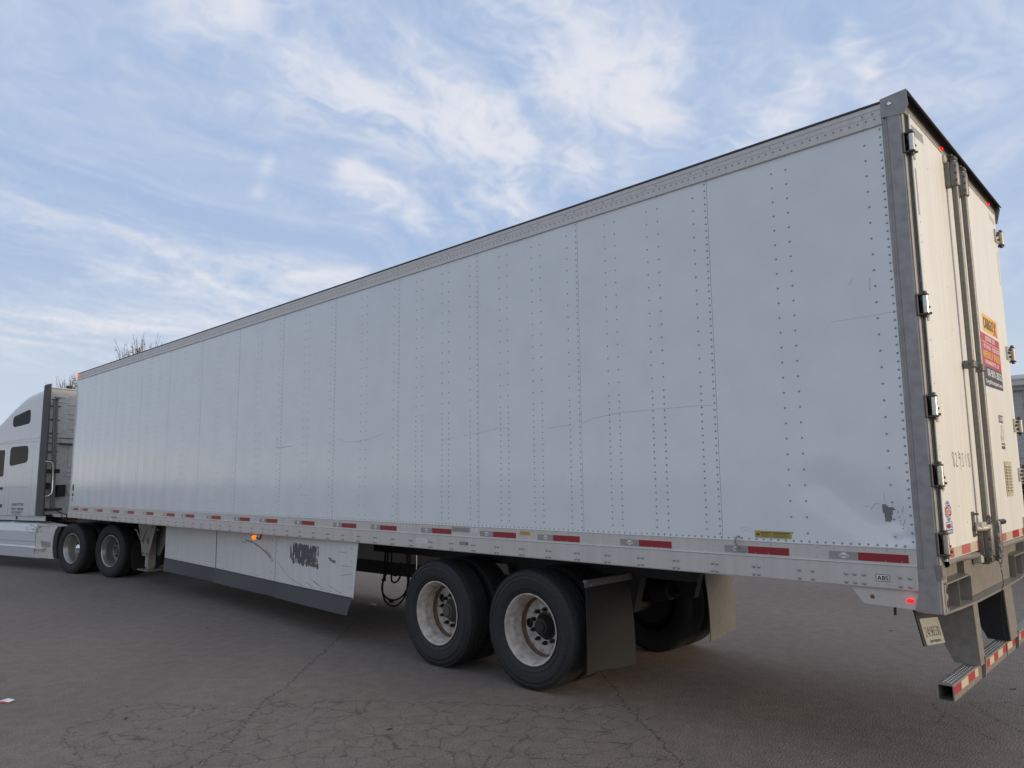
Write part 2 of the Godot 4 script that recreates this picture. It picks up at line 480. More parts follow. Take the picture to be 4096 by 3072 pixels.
func crack_image() -> Image:
	var w := 2048
	var h := 1820
	var ppm := w / PW
	var cell := FastNoiseLite.new()
	cell.seed = 77; cell.noise_type = FastNoiseLite.TYPE_CELLULAR; cell.frequency = 0.023
	cell.cellular_return_type = FastNoiseLite.RETURN_DISTANCE2_SUB
	cell.cellular_distance_function = FastNoiseLite.DISTANCE_EUCLIDEAN
	cell.fractal_type = FastNoiseLite.FRACTAL_NONE
	cell.domain_warp_enabled = true; cell.domain_warp_amplitude = 26.0; cell.domain_warp_frequency = 0.02
	cell.domain_warp_fractal_type = FastNoiseLite.DOMAIN_WARP_FRACTAL_PROGRESSIVE
	cell.domain_warp_fractal_octaves = 4
	var ci := cell.get_image(w, h, false, false, false)
	ci.convert(Image.FORMAT_L8)
	var cd := ci.get_data()
	var gap := noise(0.012, 63, 3)
	var gi := gap.get_image(w, h, false, false, true)
	gi.convert(Image.FORMAT_L8)
	var gd := gi.get_data()
	var out := PackedByteArray()
	out.resize(w * h * 4)
	var poly := V2(GATOR)
	for p in w * h:
		out[p * 4] = 58; out[p * 4 + 1] = 52; out[p * 4 + 2] = 48
	var bx0 := int((-5.5 - PX0) * ppm); var bx1 := int((-0.5 - PX0) * ppm)
	var by0 := int((-0.4 - PZ0) * ppm); var by1 := int((4.3 - PZ0) * ppm)
	var mw := (bx1 - bx0) / 8 + 1
	var mask := PackedFloat32Array()
	mask.resize(mw * ((by1 - by0) / 8 + 1))
	for y in range(by0, by1, 8):
		for x in range(bx0, bx1, 8):
			var p := Vector2(PX0 + x / ppm, PZ0 + y / ppm)
			var d := 1e9
			for i in poly.size():
				d = minf(d, p.distance_to(Geometry2D.get_closest_point_to_segment(p, poly[i], poly[(i + 1) % poly.size()])))
			if not Geometry2D.is_point_in_polygon(p, poly): d = -d
			mask[(y - by0) / 8 * mw + (x - bx0) / 8] = d
	for y in range(by0, by1):
		for x in range(bx0, bx1):
			var k := y * w + x
			if cd[k] > 22: continue
			var d := mask[(y - by0) / 8 * mw + (x - bx0) / 8]
			if d < -0.12: continue
			var g := gd[k] / 255.0
			var str := clampf((d + 0.1) * 3.0 + (g - 0.32) * 2.2, 0.0, 1.0)
			var wid := 3.6 + 6.5 * g
			var al := clampf((wid - cd[k]) / 5.0, 0.0, 1.0) * str
			out[k * 4 + 3] = int(150.0 * al)
	var jit := noise(0.06, 91, 3)
	for ln in JOINTS.size():
		var pts: Array = JOINTS[ln]
		var wr := 1.5 if ln < 2 else 1.2
		for i in pts.size() - 1:
			var a := Vector2(pts[i][0], pts[i][1]); var b := Vector2(pts[i + 1][0], pts[i + 1][1])
			var m := int(a.distance_to(b) * ppm)
			for s in m:
				var p := a.lerp(b, float(s) / m)
				var px := (p.x - PX0) * ppm; var py := (p.y - PZ0) * ppm
				var o := Vector2(jit.get_noise_2d(px, py), jit.get_noise_2d(px + 900, py)) * 9.0
				px += o.x; py += o.y
				var rad := wr * (0.6 + 0.7 * absf(jit.get_noise_2d(px * 0.7, py * 0.7 + 400)) * 2.0)
				for dy in range(-4, 5):
					for dx in range(-4, 5):
						var ix := int(px) + dx; var iy := int(py) + dy
						if ix < 0 or iy < 0 or ix >= w or iy >= h: continue
						var al := clampf(rad - Vector2(dx, dy).length() + 0.5, 0.0, 1.0) * 190.0
						var kk := (iy * w + ix) * 4 + 3
						if al > out[kk]: out[kk] = int(al)
	# crumbled spots, grit and small oil drips
	var r := RandomNumberGenerator.new()
	r.seed = 404
	for i in 420:
		var px := r.randf_range(10, w - 10); var py := r.randf_range(10, h - 10)
		var inside := Geometry2D.is_point_in_polygon(Vector2(PX0 + px / ppm, PZ0 + py / ppm), poly)
		var rad := r.randf_range(0.8, 2.2)
		if inside and i % 9 == 0: rad = r.randf_range(2.5, 5.5)
		var pale := i % 3 == 0
		for dy in range(-8, 9):
			for dx in range(-8, 9):
				var wob := rad * (1.0 + 0.5 * jit.get_noise_2d((px + dx) * 4.0, (py + dy) * 4.0))
				var al := clampf(wob - Vector2(dx * 0.8, dy).length() + 0.5, 0.0, 1.0) * (150.0 if pale else 190.0)
				var kk := ((int(py) + dy) * w + int(px) + dx) * 4
				if kk < 0 or kk + 3 >= out.size() or al <= out[kk + 3]: continue
				if pale and rad < 2.4:
					out[kk] = 150; out[kk + 1] = 144; out[kk + 2] = 136
				out[kk + 3] = int(al)
	return Image.create_from_data(w, h, false, Image.FORMAT_RGBA8, out)

func asphalt_tile() -> Array:
	var s := 1024
	var fine := noise(0.22, 101, 3)
	var medium := noise(0.02, 103, 5)
	var stone := FastNoiseLite.new()
	stone.seed = 107; stone.noise_type = FastNoiseLite.TYPE_CELLULAR; stone.frequency = 0.16
	stone.cellular_return_type = FastNoiseLite.RETURN_CELL_VALUE
	var imgs := []
	for f in [fine, medium, stone]:
		var im: Image = f.get_seamless_image(s, s, false, false, 0.1)
		im.convert(Image.FORMAT_L8)
		imgs.append(im.get_data())
	var A: PackedByteArray = imgs[0]; var B: PackedByteArray = imgs[1]; var C: PackedByteArray = imgs[2]
	var out := PackedByteArray()
	out.resize(s * s * 3)
	var bump := PackedByteArray()
	bump.resize(s * s)
	for i in s * s:
		var v := 0.80 + 0.34 * (A[i] - 128) / 255.0 + 0.11 * (B[i] - 128) / 255.0
		var c := C[i]
		if c > 244: v += 0.24
		elif c > 225: v += 0.05
		elif c < 16: v -= 0.22
		v = clampf(v, 0.0, 1.0)
		out[i * 3] = int(v * 255.0); out[i * 3 + 1] = int(v * 252.0); out[i * 3 + 2] = int(v * 249.0)
		bump[i] = clampi(int(A[i] * 0.6 + (40 if c > 200 else 0)), 0, 255)
	var al := Image.create_from_data(s, s, false, Image.FORMAT_RGB8, out)
	var bm := Image.create_from_data(s, s, false, Image.FORMAT_L8, bump)
	bm.convert(Image.FORMAT_RGBA8)
	bm.bump_map_to_normal_map(2.2)
	return [img_tex(al), img_tex(bm)]

func ground_surface(x0: float, z0: float, x1: float, z1: float, step: float, hole: bool, nz: FastNoiseLite, nz2: FastNoiseLite) -> Array:
	var v := PackedVector3Array(); var n := PackedVector3Array(); var uv := PackedVector2Array(); var uv2 := PackedVector2Array(); var col := PackedColorArray()
	var tg := PackedFloat32Array()
	var nx := int(roundf((x1 - x0) / step)); var nzc := int(roundf((z1 - z0) / step))
	for j in nzc:
		for i in nx:
			var ax := x0 + i * step; var az := z0 + j * step
			if hole and ax >= PX0 - 0.01 and ax < PX0 + PW - 0.01 and az >= PZ0 - 0.01 and az < PZ0 + PH - 0.01: continue
			for c in [[0, 0], [1, 0], [1, 1], [0, 0], [1, 1], [0, 1]]:
				var p := Vector3(ax + c[0] * step, 0, az + c[1] * step)
				v.append(p); n.append(Vector3.UP)
				tg.append_array([1.0, 0.0, 0.0, 1.0])
				uv.append(Vector2(p.x, p.z) / 4.0)
				uv2.append(Vector2((p.x - PX0) / PW, (p.z - PZ0) / PH))
				var t := 1.0 + 0.13 * nz.get_noise_2d(p.x, p.z) + 0.08 * nz2.get_noise_2d(p.x * 0.4 + p.z * 0.25, p.z * 1.6 - p.x * 1.0)
				var wmt := 0.5 + 0.5 * nz.get_noise_2d(p.x + 50.0, p.z)
				col.append(Color(0.315 * t, (0.262 + 0.006 * wmt) * t, (0.222 + 0.010 * wmt) * t))
	var arr := []
	arr.resize(Mesh.ARRAY_MAX)
	arr[Mesh.ARRAY_VERTEX] = v; arr[Mesh.ARRAY_NORMAL] = n; arr[Mesh.ARRAY_TEX_UV] = uv; arr[Mesh.ARRAY_TEX_UV2] = uv2; arr[Mesh.ARRAY_COLOR] = col; arr[Mesh.ARRAY_TANGENT] = tg
	return arr

func build_ground() -> void:
	var tiles := asphalt_tile()
	var far := StandardMaterial3D.new()
	far.vertex_color_use_as_albedo = true
	far.albedo_texture = tiles[0]
	far.albedo_color = Color(1, 1, 1)
	far.roughness = 0.88
	far.normal_enabled = true; far.normal_texture = tiles[1]; far.normal_scale = 0.7
	far.cull_mode = BaseMaterial3D.CULL_DISABLED
	var near: StandardMaterial3D = far.duplicate()
	near.detail_enabled = true
	near.detail_albedo = img_tex(crack_image())
	near.detail_uv_layer = BaseMaterial3D.DETAIL_UV_2
	near.detail_blend_mode = BaseMaterial3D.BLEND_MODE_MIX
	var nz := noise(0.35, 201, 4)
	var nz2 := noise(0.5, 203, 3)
	var m := ArrayMesh.new()
	m.add_surface_from_arrays(Mesh.PRIMITIVE_TRIANGLES, ground_surface(PX0, PZ0, PX0 + PW, PZ0 + PH, 0.25, false, nz, nz2))
	m.surface_set_material(0, near)
	m.add_surface_from_arrays(Mesh.PRIMITIVE_TRIANGLES, ground_surface(-40, -40, 30, 20, 1.0, true, nz, nz2))
	m.surface_set_material(1, far)
	var k := 2
	for r in [[-1240, -1240, 1230, -40], [-1240, 20, 1230, 1220], [-1240, -40, -40, 20], [30, -40, 1230, 20]]:
		m.add_surface_from_arrays(Mesh.PRIMITIVE_TRIANGLES, ground_surface(r[0], r[1], r[2], r[3], 10.0 if k > 3 else 30.0, false, nz, nz2))
		m.surface_set_material(k, far)
		k += 1
	var o := MeshInstance3D.new()
	o.name = "ground"; o.mesh = m
	add_child(o)
	o.set_meta("kind", "structure")
	o.set_meta("label", "cracked grey brown asphalt yard under the truck"); o.set_meta("category", "asphalt")

# ------------------------------------------------------------------ wheels
func sector_disc(mb: MB, r0: float, r1: float, z: float, holes: int, hr: float, hrad: float) -> void:
	var step := TAU / holes
	for k in holes:
		var am := step * (k + 0.5)
		var c := Vector2.from_angle(am) * hr
		for half in [-1.0, 1.0]:
			var q := PackedVector2Array()
			var seg := 6
			for i in seg + 1: q.append(Vector2.from_angle(am + half * step * 0.5 * (1.0 - float(i) / seg)) * r1)
			for i in 9: q.append(c + Vector2.from_angle(am + half * PI * i / 8.0) * hrad)
			for i in seg + 1: q.append(Vector2.from_angle(am + half * step * 0.5 * float(i) / seg) * r0)
			var idx := Geometry2D.triangulate_polygon(q)
			var up := Vector3(0, 0, 1)
			for i in range(0, idx.size(), 3):
				var A := q[idx[i]]; var B := q[idx[i + 1]]; var C := q[idx[i + 2]]
				if (B - A).cross(C - A) < 0:
					var t := B; B = C; C = t
				mb.t3(Vector3(A.x, A.y, z), Vector3(B.x, B.y, z), Vector3(C.x, C.y, z), up, up, up)
		# the rim of the opening
		for i in 16:
			var t0 := TAU * i / 16.0; var t1 := TAU * (i + 1) / 16.0
			var p0 := c + Vector2.from_angle(t0) * hrad; var p1 := c + Vector2.from_angle(t1) * hrad
			mb.q(Vector3(p0.x, p0.y, z - 0.012), Vector3(p0.x, p0.y, z), Vector3(p1.x, p1.y, z), Vector3(p1.x, p1.y, z - 0.012))

func tyre_mesh() -> ArrayMesh:
	var mb := MB.new()
	var pr := [Vector2(0.290, -0.040), Vector2(0.302, -0.026), Vector2(0.322, -0.016), Vector2(0.345, -0.008), Vector2(0.349, -0.004), Vector2(0.353, -0.008), Vector2(0.385, 0.0), Vector2(0.42, 0.0), Vector2(0.424, 0.004), Vector2(0.428, 0.0), Vector2(0.452, -0.004), Vector2(0.456, 0.001), Vector2(0.466, 0.0), Vector2(0.474, -0.008), Vector2(0.488, -0.018), Vector2(0.499, -0.030), Vector2(0.503, -0.046)]
	for g in [-0.072, -0.12, -0.16, -0.208]:
		pr.append_array([Vector2(0.506, g + 0.006), Vector2(0.498, g + 0.004), Vector2(0.498, g - 0.004), Vector2(0.506, g - 0.006)])
	pr.append_array([Vector2(0.503, -0.234), Vector2(0.499, -0.25), Vector2(0.474, -0.272), Vector2(0.42, -0.28), Vector2(0.345, -0.272), Vector2(0.290, -0.24)])
	mb.lathe(pr, 72, true)
	# worn shoulder blocks round the tread's edge
	var r := RandomNumberGenerator.new()
	r.seed = 8
	for k in 150:
		var t := TAU * k / 150.0
		var len := 0.008 + 0.006 * r.randf()
		var X := Transform3D(Basis(Vector3(0, 0, 1), t), Vector3.ZERO)
		mb.X = X
		mb.box(Vector3(0.4905, 0, -0.0235), Vector3(0.020, len, 0.014))
	mb.X = Transform3D.IDENTITY
	return mb.mesh()

var tyre: ArrayMesh
# a pair of tyres on one hub; the outside faces +z, origin at the hub on the outer tyre's face
func wheel(parent: Node3D, called: String, where: Vector3, face_far: bool, rim: Material, hubm: Material, cap: Material, capped: bool, spin: float, label := "", holes := 2) -> Node3D:
	var w := Node3D.new()
	w.name = called
	parent.add_child(w, true)
	w.position = where
	w.rotation.y = PI if face_far else 0.0
	if label: w.set_meta("label", label)
	var sp := Basis(Vector3(0, 0, 1), spin)
	for k in 2:
		var t := part(w, "tyre", tyre, M.rubber)
		t.position.z = -0.345 * k
		t.basis = Basis(Vector3(0, 0, 1), spin * (k + 1.7))
	var mb := MB.new()
	mb.lathe([Vector2(0.288, -0.034), Vector2(0.301, -0.022), Vector2(0.303, -0.014), Vector2(0.297, -0.012), Vector2(0.287, -0.018), Vector2(0.280, -0.034), Vector2(0.272, -0.062), Vector2(0.262, -0.078), Vector2(0.258, -0.10), Vector2(0.256, -0.200), Vector2(0.253, -0.222), Vector2(0.247, -0.232)], 64)
	sector_disc(mb, 0.118, 0.2475, -0.232, holes, 0.199, 0.043 if holes == 2 else 0.026)
	var rm := part(w, "rim", mb, rim)
	rm.basis = sp
	if holes == 2: part(w, "rust_band", MB.new().lathe([Vector2(0.2555, -0.186), Vector2(0.2545, -0.205), Vector2(0.2515, -0.222), Vector2(0.242, -0.2312)], 48), M.rust)
	var ir := part(w, "inner_rim", MB.new().lathe([Vector2(0.288, -0.285), Vector2(0.25, -0.275), Vector2(0.25, -0.262), Vector2(0.2, -0.262)], 40), M.black_steel)
	ir.basis = sp
	part(w, "brake_drum", MB.new().lathe([Vector2(0.0, -0.265), Vector2(0.205, -0.265), Vector2(0.21, -0.28), Vector2(0.21, -0.62), Vector2(0.0, -0.62)], 32, true), M.black_steel)
	if capped:
		part(w, "hub_cover", MB.new().lathe([Vector2(0.0, -0.11), Vector2(0.03, -0.112), Vector2(0.06, -0.122), Vector2(0.083, -0.14), Vector2(0.094, -0.165), Vector2(0.098, -0.19), Vector2(0.100, -0.2315)], 32, true), cap)
	else:
		part(w, "hub", MB.new().lathe([Vector2(0.0, -0.138), Vector2(0.046, -0.138), Vector2(0.05, -0.143), Vector2(0.05, -0.153), Vector2(0.07, -0.155), Vector2(0.073, -0.161), Vector2(0.076, -0.18), Vector2(0.095, -0.20), Vector2(0.1, -0.225), Vector2(0.12, -0.231)], 32, true), hubm)
		for k in 10:
			var a := TAU * k / 10.0 + spin
			var nb := MB.new()
			nb.X = Transform3D(Basis.IDENTITY, Vector3(cos(a), sin(a), 0) * 0.143)
			nb.lathe([Vector2(0.0, -0.178), Vector2(0.011, -0.178), Vector2(0.011, -0.20)], 8, true)
			nb.lathe([Vector2(0.0, -0.20), Vector2(0.019, -0.20), Vector2(0.019, -0.231)], 6, true)
			part(w, "wheel_nut", nb, M.hub_black)
	return w

# ------------------------------------------------------------------ trailer
const YB := 1.345
const YT := 3.978
var bulge: FastNoiseLite
func skin(x: float, y: float) -> float:
	# the sheet is not quite flat: it sags a little between its posts, and the last corner is bent in
	var z := 0.0030 * bulge.get_noise_2d(x * 0.9, y * 0.35) + 0.0010 * bulge.get_noise_2d(x * 4.0 + 40.0, y * 0.5)
	if x < -11.0: z += 0.0022 * sin(x * 10.3) * smoothstep(-11.0, -13.0, x) * (0.6 + 0.6 * bulge.get_noise_2d(x * 2.0, y * 0.2 + 9.0))
	if x > -W:
		var p := Vector2(x, y)
		var d1 := p.distance_to(Geometry2D.get_closest_point_to_segment(p, Vector2(-0.50, 1.72), Vector2(-0.06, 1.36)))
		z -= 0.010 * exp(-d1 * d1 / 0.013)
		var d2 := p.distance_to(Vector2(-0.13, 1.50))
		z -= 0.016 * exp(-d2 * d2 / 0.010)
		var d3 := p.distance_to(Geometry2D.get_closest_point_to_segment(p, Vector2(-0.11, 1.46), Vector2(-0.05, 1.37)))
		z += 0.009 * exp(-d3 * d3 / 0.0006)
		var d4 := p.distance_to(Geometry2D.get_closest_point_to_segment(p, Vector2(-0.10, 1.40), Vector2(-0.02, 1.42)))
		z -= 0.009 * exp(-d4 * d4 / 0.0004)
	return z

func rivet_mb(r: float, h: float, sides: int) -> MB:
	return MB.new().lathe([Vector2(0.0, h), Vector2(r * 0.55, h * 0.86), Vector2(r * 0.9, h * 0.5), Vector2(r, 0.0)], sides, true)

func add_rivet(mb: MB, p: Vector3, r: float, h: float, sides: int) -> void:
	mb.X = Transform3D(Basis.IDENTITY, p)
	mb.lathe([Vector2(0.0, h), Vector2(r * 0.62, h * 0.8), Vector2(r, 0.0)], sides, true)

const XS := Transform3D(Basis(Vector3(0, 0, 1), Vector3(0, 1, 0), Vector3(-1, 0, 0)), Vector3.ZERO)
const DN := Transform3D(Basis(Vector3(1, 0, 0), Vector3(0, 0, -1), Vector3(0, 1, 0)), Vector3.ZERO)
func RX(x: float) -> Transform3D:
	return Transform3D(Basis(Vector3.UP, PI / 2), Vector3(x, 0, 0))
func SZ(z: float) -> Transform3D:
	return Transform3D(Basis.IDENTITY, Vector3(0, 0, z))

func ellipse(cx: float, cy: float, a: float, b: float, k := 20) -> PackedVector2Array:
	var P := PackedVector2Array()
	for i in k: P.append(Vector2(cx + a * cos(TAU * i / k), cy + b * sin(TAU * i / k)))
	return P

func build_trailer() -> void:
	var t := thing("semi_trailer", "long white box semi trailer with riveted sides, silver bottom rail and cream rear doors", "trailer")
	bulge = noise(1.0, 301, 3)
	# ---- body behind the skin
	part(t, "wall_core", MB.new().bb(Vector3(-15.85, 1.36, -0.10), Vector3(-0.003, 4.0, -0.07)), M.galv)
	part(t, "far_side_wall", MB.new().bb(Vector3(-15.86, 1.12, -2.59), Vector3(0.0, 4.09, -2.56)), M.panel)
	part(t, "front_wall", MB.new().bb(Vector3(-15.88, 1.12, -2.57), Vector3(-15.855, 4.09, -0.012)), M.panel)
	part(t, "roof", MB.new().bb(Vector3(-15.88, 4.092, -2.59), Vector3(0.0, 4.112, 0.004)), M.rail_top)
	part(t, "floor", MB.new().bb(Vector3(-15.85, 1.17, -2.56), Vector3(0.0, 1.29, -0.03)), M.dark_steel)
	part(t, "front_corner_post", MB.new().cbox(Vector3(-15.872, 2.62, -0.02), Vector3(0.03, 2.95, 0.046), 0.006), M.rail)
	# ---- side panels and their rivets
	var cand: Array = []    # [x, y, panel]
	for k in 13:
		var xr := -k * W; var xl := -(k + 1) * W
		var cols := 26; var rows := 52
		if k == 0: cols = 62; rows = 130
		var P := PackedVector3Array()
		for i in rows:
			for j in cols:
				var x := lerpf(xl + 0.0016, xr - 0.0016, float(j) / (cols - 1)); var y := lerpf(YB, YT, float(i) / (rows - 1))
				P.append(Vector3(x, y, skin(x, y)))
		var mb := MB.new().grid(P, rows, cols)
		for e in [[0, 1], [cols - 1, -1]]:
			for i in rows - 1:
				var a: Vector3 = P[i * cols + e[0]]; var b: Vector3 = P[(i + 1) * cols + e[0]]
				var dz := Vector3(0, 0, -0.028)
				if e[1] > 0: mb.q(a + dz, a, b, b + dz)
				else: mb.q(a, a + dz, b + dz, b)
		part(t, "side_panel", mb, M.panel)
		# dense column at the panel's rear edge belongs to the seam, thin column ahead of it
		var y0 := 1.420
		var xs_sparse: Array = []
		if k == 0:
			xs_sparse = [[-0.726, 0], [-0.625, 0], [-0.112, 0]]
		else:
			xs_sparse = [[xr - 0.118 if k < 4 else xr - 0.095, 1]]
			if k in [1, 2, 3]: xs_sparse.append_array([[xr - 0.934, 1], [xr - 0.835, 1], [xr - 0.527, 1], [xr - 0.426, 1]])
			elif k < 9: xs_sparse.append_array([[xr - 0.692, 0], [xr - 0.591, 0]])
			else: xs_sparse.append_array([[xr - 0.925, 1], [xr - 0.83, 1], [xr - 0.51, 1], [xr - 0.42, 1]])
		var dense_ok := k in [1, 2, 3] or k >= 9
		for c in xs_sparse:
			for i in 51:
				var y := y0 + i * 0.0508
				if y > 3.965: break
				if i % 2 == 1 and not (c[1] == 1 and dense_ok and y < 2.44): continue
				cand.append([c[0], y, k])
		for i in 51:
			var y := 1.394 + i * 0.0508
			if y > 3.965: break
			cand.append([xr - 0.017, y, k])
	var i0 := 0
	while true:
		var x := -0.06 - i0 * 0.0508
		if x < -15.8: break
		cand.append([x, 1.368, int(-x / W)])
		i0 += 1
	cand.sort_custom(func(a, b): return a[0] > b[0])
	var panels: Array = []
	for c in t.get_children():
		if String(c.name).begins_with("side_panel"): panels.append(c)
	var shared := rivet_mb(0.0072, 0.0042, 10).mesh()
	var rest := MB.new()
	for i in cand.size():
		var c: Array = cand[i]
		var z := skin(c[0], c[1]) - 0.0003
		if i < 300:
			var o := part(panels[c[2]], "rivet", shared, M.rivet)
			o.position = Vector3(c[0], c[1], z)
		else: add_rivet(rest, Vector3(c[0], c[1], z), 0.0072, 0.004, 6)
	part(t, "rivets", rest, M.rivet).set_meta("kind", "stuff")
	# ---- top rail, dark strip above it
	part(t, "top_rail", MB.new().at(XS).prism(V2([[-0.02, 3.958], [0.010, 3.958], [0.012, 3.964], [0.008, 3.970], [0.006, 3.974], [0.006, 4.026], [0.0075, 4.029], [0.006, 4.032], [0.006, 4.060], [0.0085, 4.063], [0.0085, 4.094], [-0.02, 4.094]]), 0.0, 15.87), M.rail_top)
	part(t, "roof_edge_strip", MB.new().at(XS).prism(V2([[0.004, 4.0945], [0.012, 4.0945], [0.014, 4.100], [0.012, 4.110], [0.004, 4.1125]]), 0.0, 15.88), M.dark_trim)
	var tr := MB.new()
	i0 = 0
	while true:
		var x := -0.04 - i0 * 0.0508
		if x < -15.8: break
		add_rivet(tr, Vector3(x, 4.008, 0.006), 0.0075, 0.004, 8 if x > -6 else 6)
		i0 += 1
	for k in 13:
		for dx in [0.12, 0.017] if k > 0 else [0.05, 0.11]: add_rivet(tr, Vector3(-k * W - dx, 4.046, 0.006), 0.0075, 0.004, 6)
		var prs := [0.624, 0.724] if (k == 0 or (k > 3 and k < 9)) else [0.426, 0.527, 0.835, 0.934]
		for dx in prs: add_rivet(tr, Vector3(-k * W - dx, 4.046, 0.006), 0.0075, 0.004, 6)
	part(t, "rail_rivets", tr, M.rivet).set_meta("kind", "stuff")
	part(t, "front_marker_lamp", MB.new().at(SZ(0.009)).prism(ellipse(-15.81, 4.07, 0.035, 0.022, 14), 0, 0.03), M.amber_lamp)
	# ---- bottom rail
	part(t, "bottom_rail", MB.new().at(XS).prism(V2([[-0.03, 1.358], [0.006, 1.358], [0.008, 1.352], [0.005, 1.348], [0.005, 1.266], [0.016, 1.261], [0.021, 1.256], [0.017, 1.250], [0.017, 1.122], [0.013, 1.115], [-0.06, 1.115], [-0.06, 1.122], [-0.03, 1.128]]), 0.0, 15.87), M.rail)
	var bshared := rivet_mb(0.0125, 0.009, 12).mesh()
	var brest := MB.new()
	var bx: Array = []
	for p in [[-0.095, 1], [-0.043, 1], [-0.400, 1], [-0.349, 1], [-0.296, 1], [-0.687, 1], [-0.603, 1]]: bx.append(p[0])
	var cx := -0.978
	while cx > -15.7:
		bx.append(cx - 0.0175); bx.append(cx + 0.0175)
		cx -= 0.3048
	for x in bx:
		for y in [1.190, 1.140]:
			if x > -7.2:
				var o := part(t, "bolt", bshared, M.bolt)
				o.position = Vector3(x, y, 0.017)
			else: add_rivet(brest, Vector3(x, y, 0.017), 0.0125, 0.009, 6)
	i0 = 0
	while i0 < 40:
		for dx in [0.0, 0.10]: add_rivet(brest, Vector3(-0.06 - i0 * 0.4064 - dx, 1.338, 0.005), 0.0055, 0.003, 6)
		for dx in [0.02, 0.11]: add_rivet(brest, Vector3(-0.06 - i0 * 0.4064 - dx, 1.276, 0.005), 0.0045, 0.003, 6)
		i0 += 1
	part(t, "rail_bolts", brest, M.bolt).set_meta("kind", "stuff")
	# reflective tape
	var reds := [-0.325, -1.034, -1.908, -2.76, -3.471, -4.32, -5.168, -5.892, -6.748, -7.618, -8.346, -9.203, -10.083, -10.803, -11.655, -12.514, -13.234, -14.099, -14.939, -15.520]
	for i in reds.size():
		var x: float = reds[i]
		part(t, "reflective_tape", MB.new().bb(Vector3(x, 1.2705, 0.0052), Vector3(x + 0.281, 1.3185, 0.0066)), M.red_tape, "red reflective tape strip on the bottom rail")
		var s := part(t, "reflective_tape", MB.new().bb(Vector3(x - 0.173, 1.2705, 0.0052), Vector3(x - 0.0003, 1.3185, 0.0066)), M.silver_tape, "silver reflective tape strip on the bottom rail")
		part(s, "emblem", MB.new().at(SZ(0.0067)).prism(ellipse(x - 0.085, 1.2955, 0.020, 0.018, 16), 0, 0.0006), M.white_print)
		if i < 7:
			part(s, "emblem_band", MB.new().bb(Vector3(x - 0.114, 1.287, 0.0068), Vector3(x - 0.056, 1.301, 0.0076)), M.white_print)
			text(s, "lettering", "UTILITY", Vector2(x - 0.085, 1.294), 0.050, 0.0095, M.mark, SZ(0.0077))
	# labels
	var lb := part(t, "abs_label", MB.new().bb(Vector3(-0.228, 1.158, 0.0172), Vector3(-0.150, 1.199, 0.018)), M.black_print)
	part(lb, "face", MB.new().bb(Vector3(-0.225, 1.161, 0.0181), Vector3(-0.153, 1.196, 0.0186)), M.white_print)
	text(lb, "lettering", "ABS", Vector2(-0.189, 1.1785), 0.062, 0.024, M.black_print, SZ(0.0187))
	lb = part(t, "yellow_label", MB.new().at(SZ(0.0034)).prism(rrect(-0.98, 1.379, -0.733, 1.424, 0.006), 0, 0.0012), M.yellow_label)
	part(lb, "emblem", MB.new().at(SZ(0.0047)).prism(ellipse(-0.958, 1.400, 0.011, 0.007, 14), 0, 0.0004), M.black_print)
	for i in 6:
		for h in [[-0.94, -0.865], [-0.855, -0.745]]:
			part(lb, "print_line", MB.new().at(SZ(0.0047)).ribbon([Vector2(h[0], 1.413 - i * 0.0055), Vector2(h[1] - 0.01 * ((i * 7) % 3), 1.413 - i * 0.0055)], 0.0016 if i else 0.004), M.black_print)
	for a in [[-3.145, 1.304, -3.021, 1.334, M.orange_label, 0.0052], [-4.557, 1.170, -4.388, 1.214, M.white_print, 0.0172], [-3.908, 1.181, -3.794, 1.210, M.grey_print, 0.0172], [-4.031, 1.297, -3.781, 1.341, M.silver_tape, 0.0052], [-3.753, 1.302, -3.675, 1.341, M.white_print, 0.0052], [-13.30, 1.17, -13.0, 1.21, M.silver_tape, 0.0172]]:
		var l := part(t, "small_label", MB.new().bb(Vector3(a[0], a[1], a[5]), Vector3(a[2], a[3], a[5] + 0.0012)), a[4])
		for i in 4:
			var yy: float = lerpf(a[3], a[1], 0.2 + 0.2 * i)
			part(l, "print_line", MB.new().at(SZ(a[5] + 0.0015)).ribbon([Vector2(a[0] + 0.01, yy), Vector2(a[2] - 0.012 - 0.02 * (i % 2), yy)], 0.0018), M.mark if a[4] != M.grey_print else M.white_print)
	var fd := part(t, "front_decal", MB.new().at(SZ(0.004)).prism(ellipse(-15.68, 1.72, 0.05, 0.075, 18), 0, 0.001), M.grey_print)
	part(fd, "front_decal_plate", MB.new().bb(Vector3(-15.73, 1.55, 0.004), Vector3(-15.63, 1.61, 0.005)), M.grey_print)
	part(fd, "front_decal_plate", MB.new().bb(Vector3(-15.70, 1.44, 0.004), Vector3(-15.67, 1.52, 0.005)), M.grey_print)
	# hook on the rail
	var hk := part(t, "tie_hook", MB.new().tube([Vector3(-1.088, 1.375, 0.012), Vector3(-1.090, 1.382, 0.02), Vector3(-1.098, 1.380, 0.032), Vector3(-1.106, 1.365, 0.038), Vector3(-1.108, 1.340, 0.036), Vector3(-1.102, 1.318, 0.028), Vector3(-1.09, 1.304, 0.018), Vector3(-1.085, 1.30, 0.012)], 0.0065, 10), M.galv)
	part(hk, "base_plate", MB.new().cbox(Vector3(-1.085, 1.293, 0.0095), Vector3(0.075, 0.026, 0.006), 0.002), M.galv)
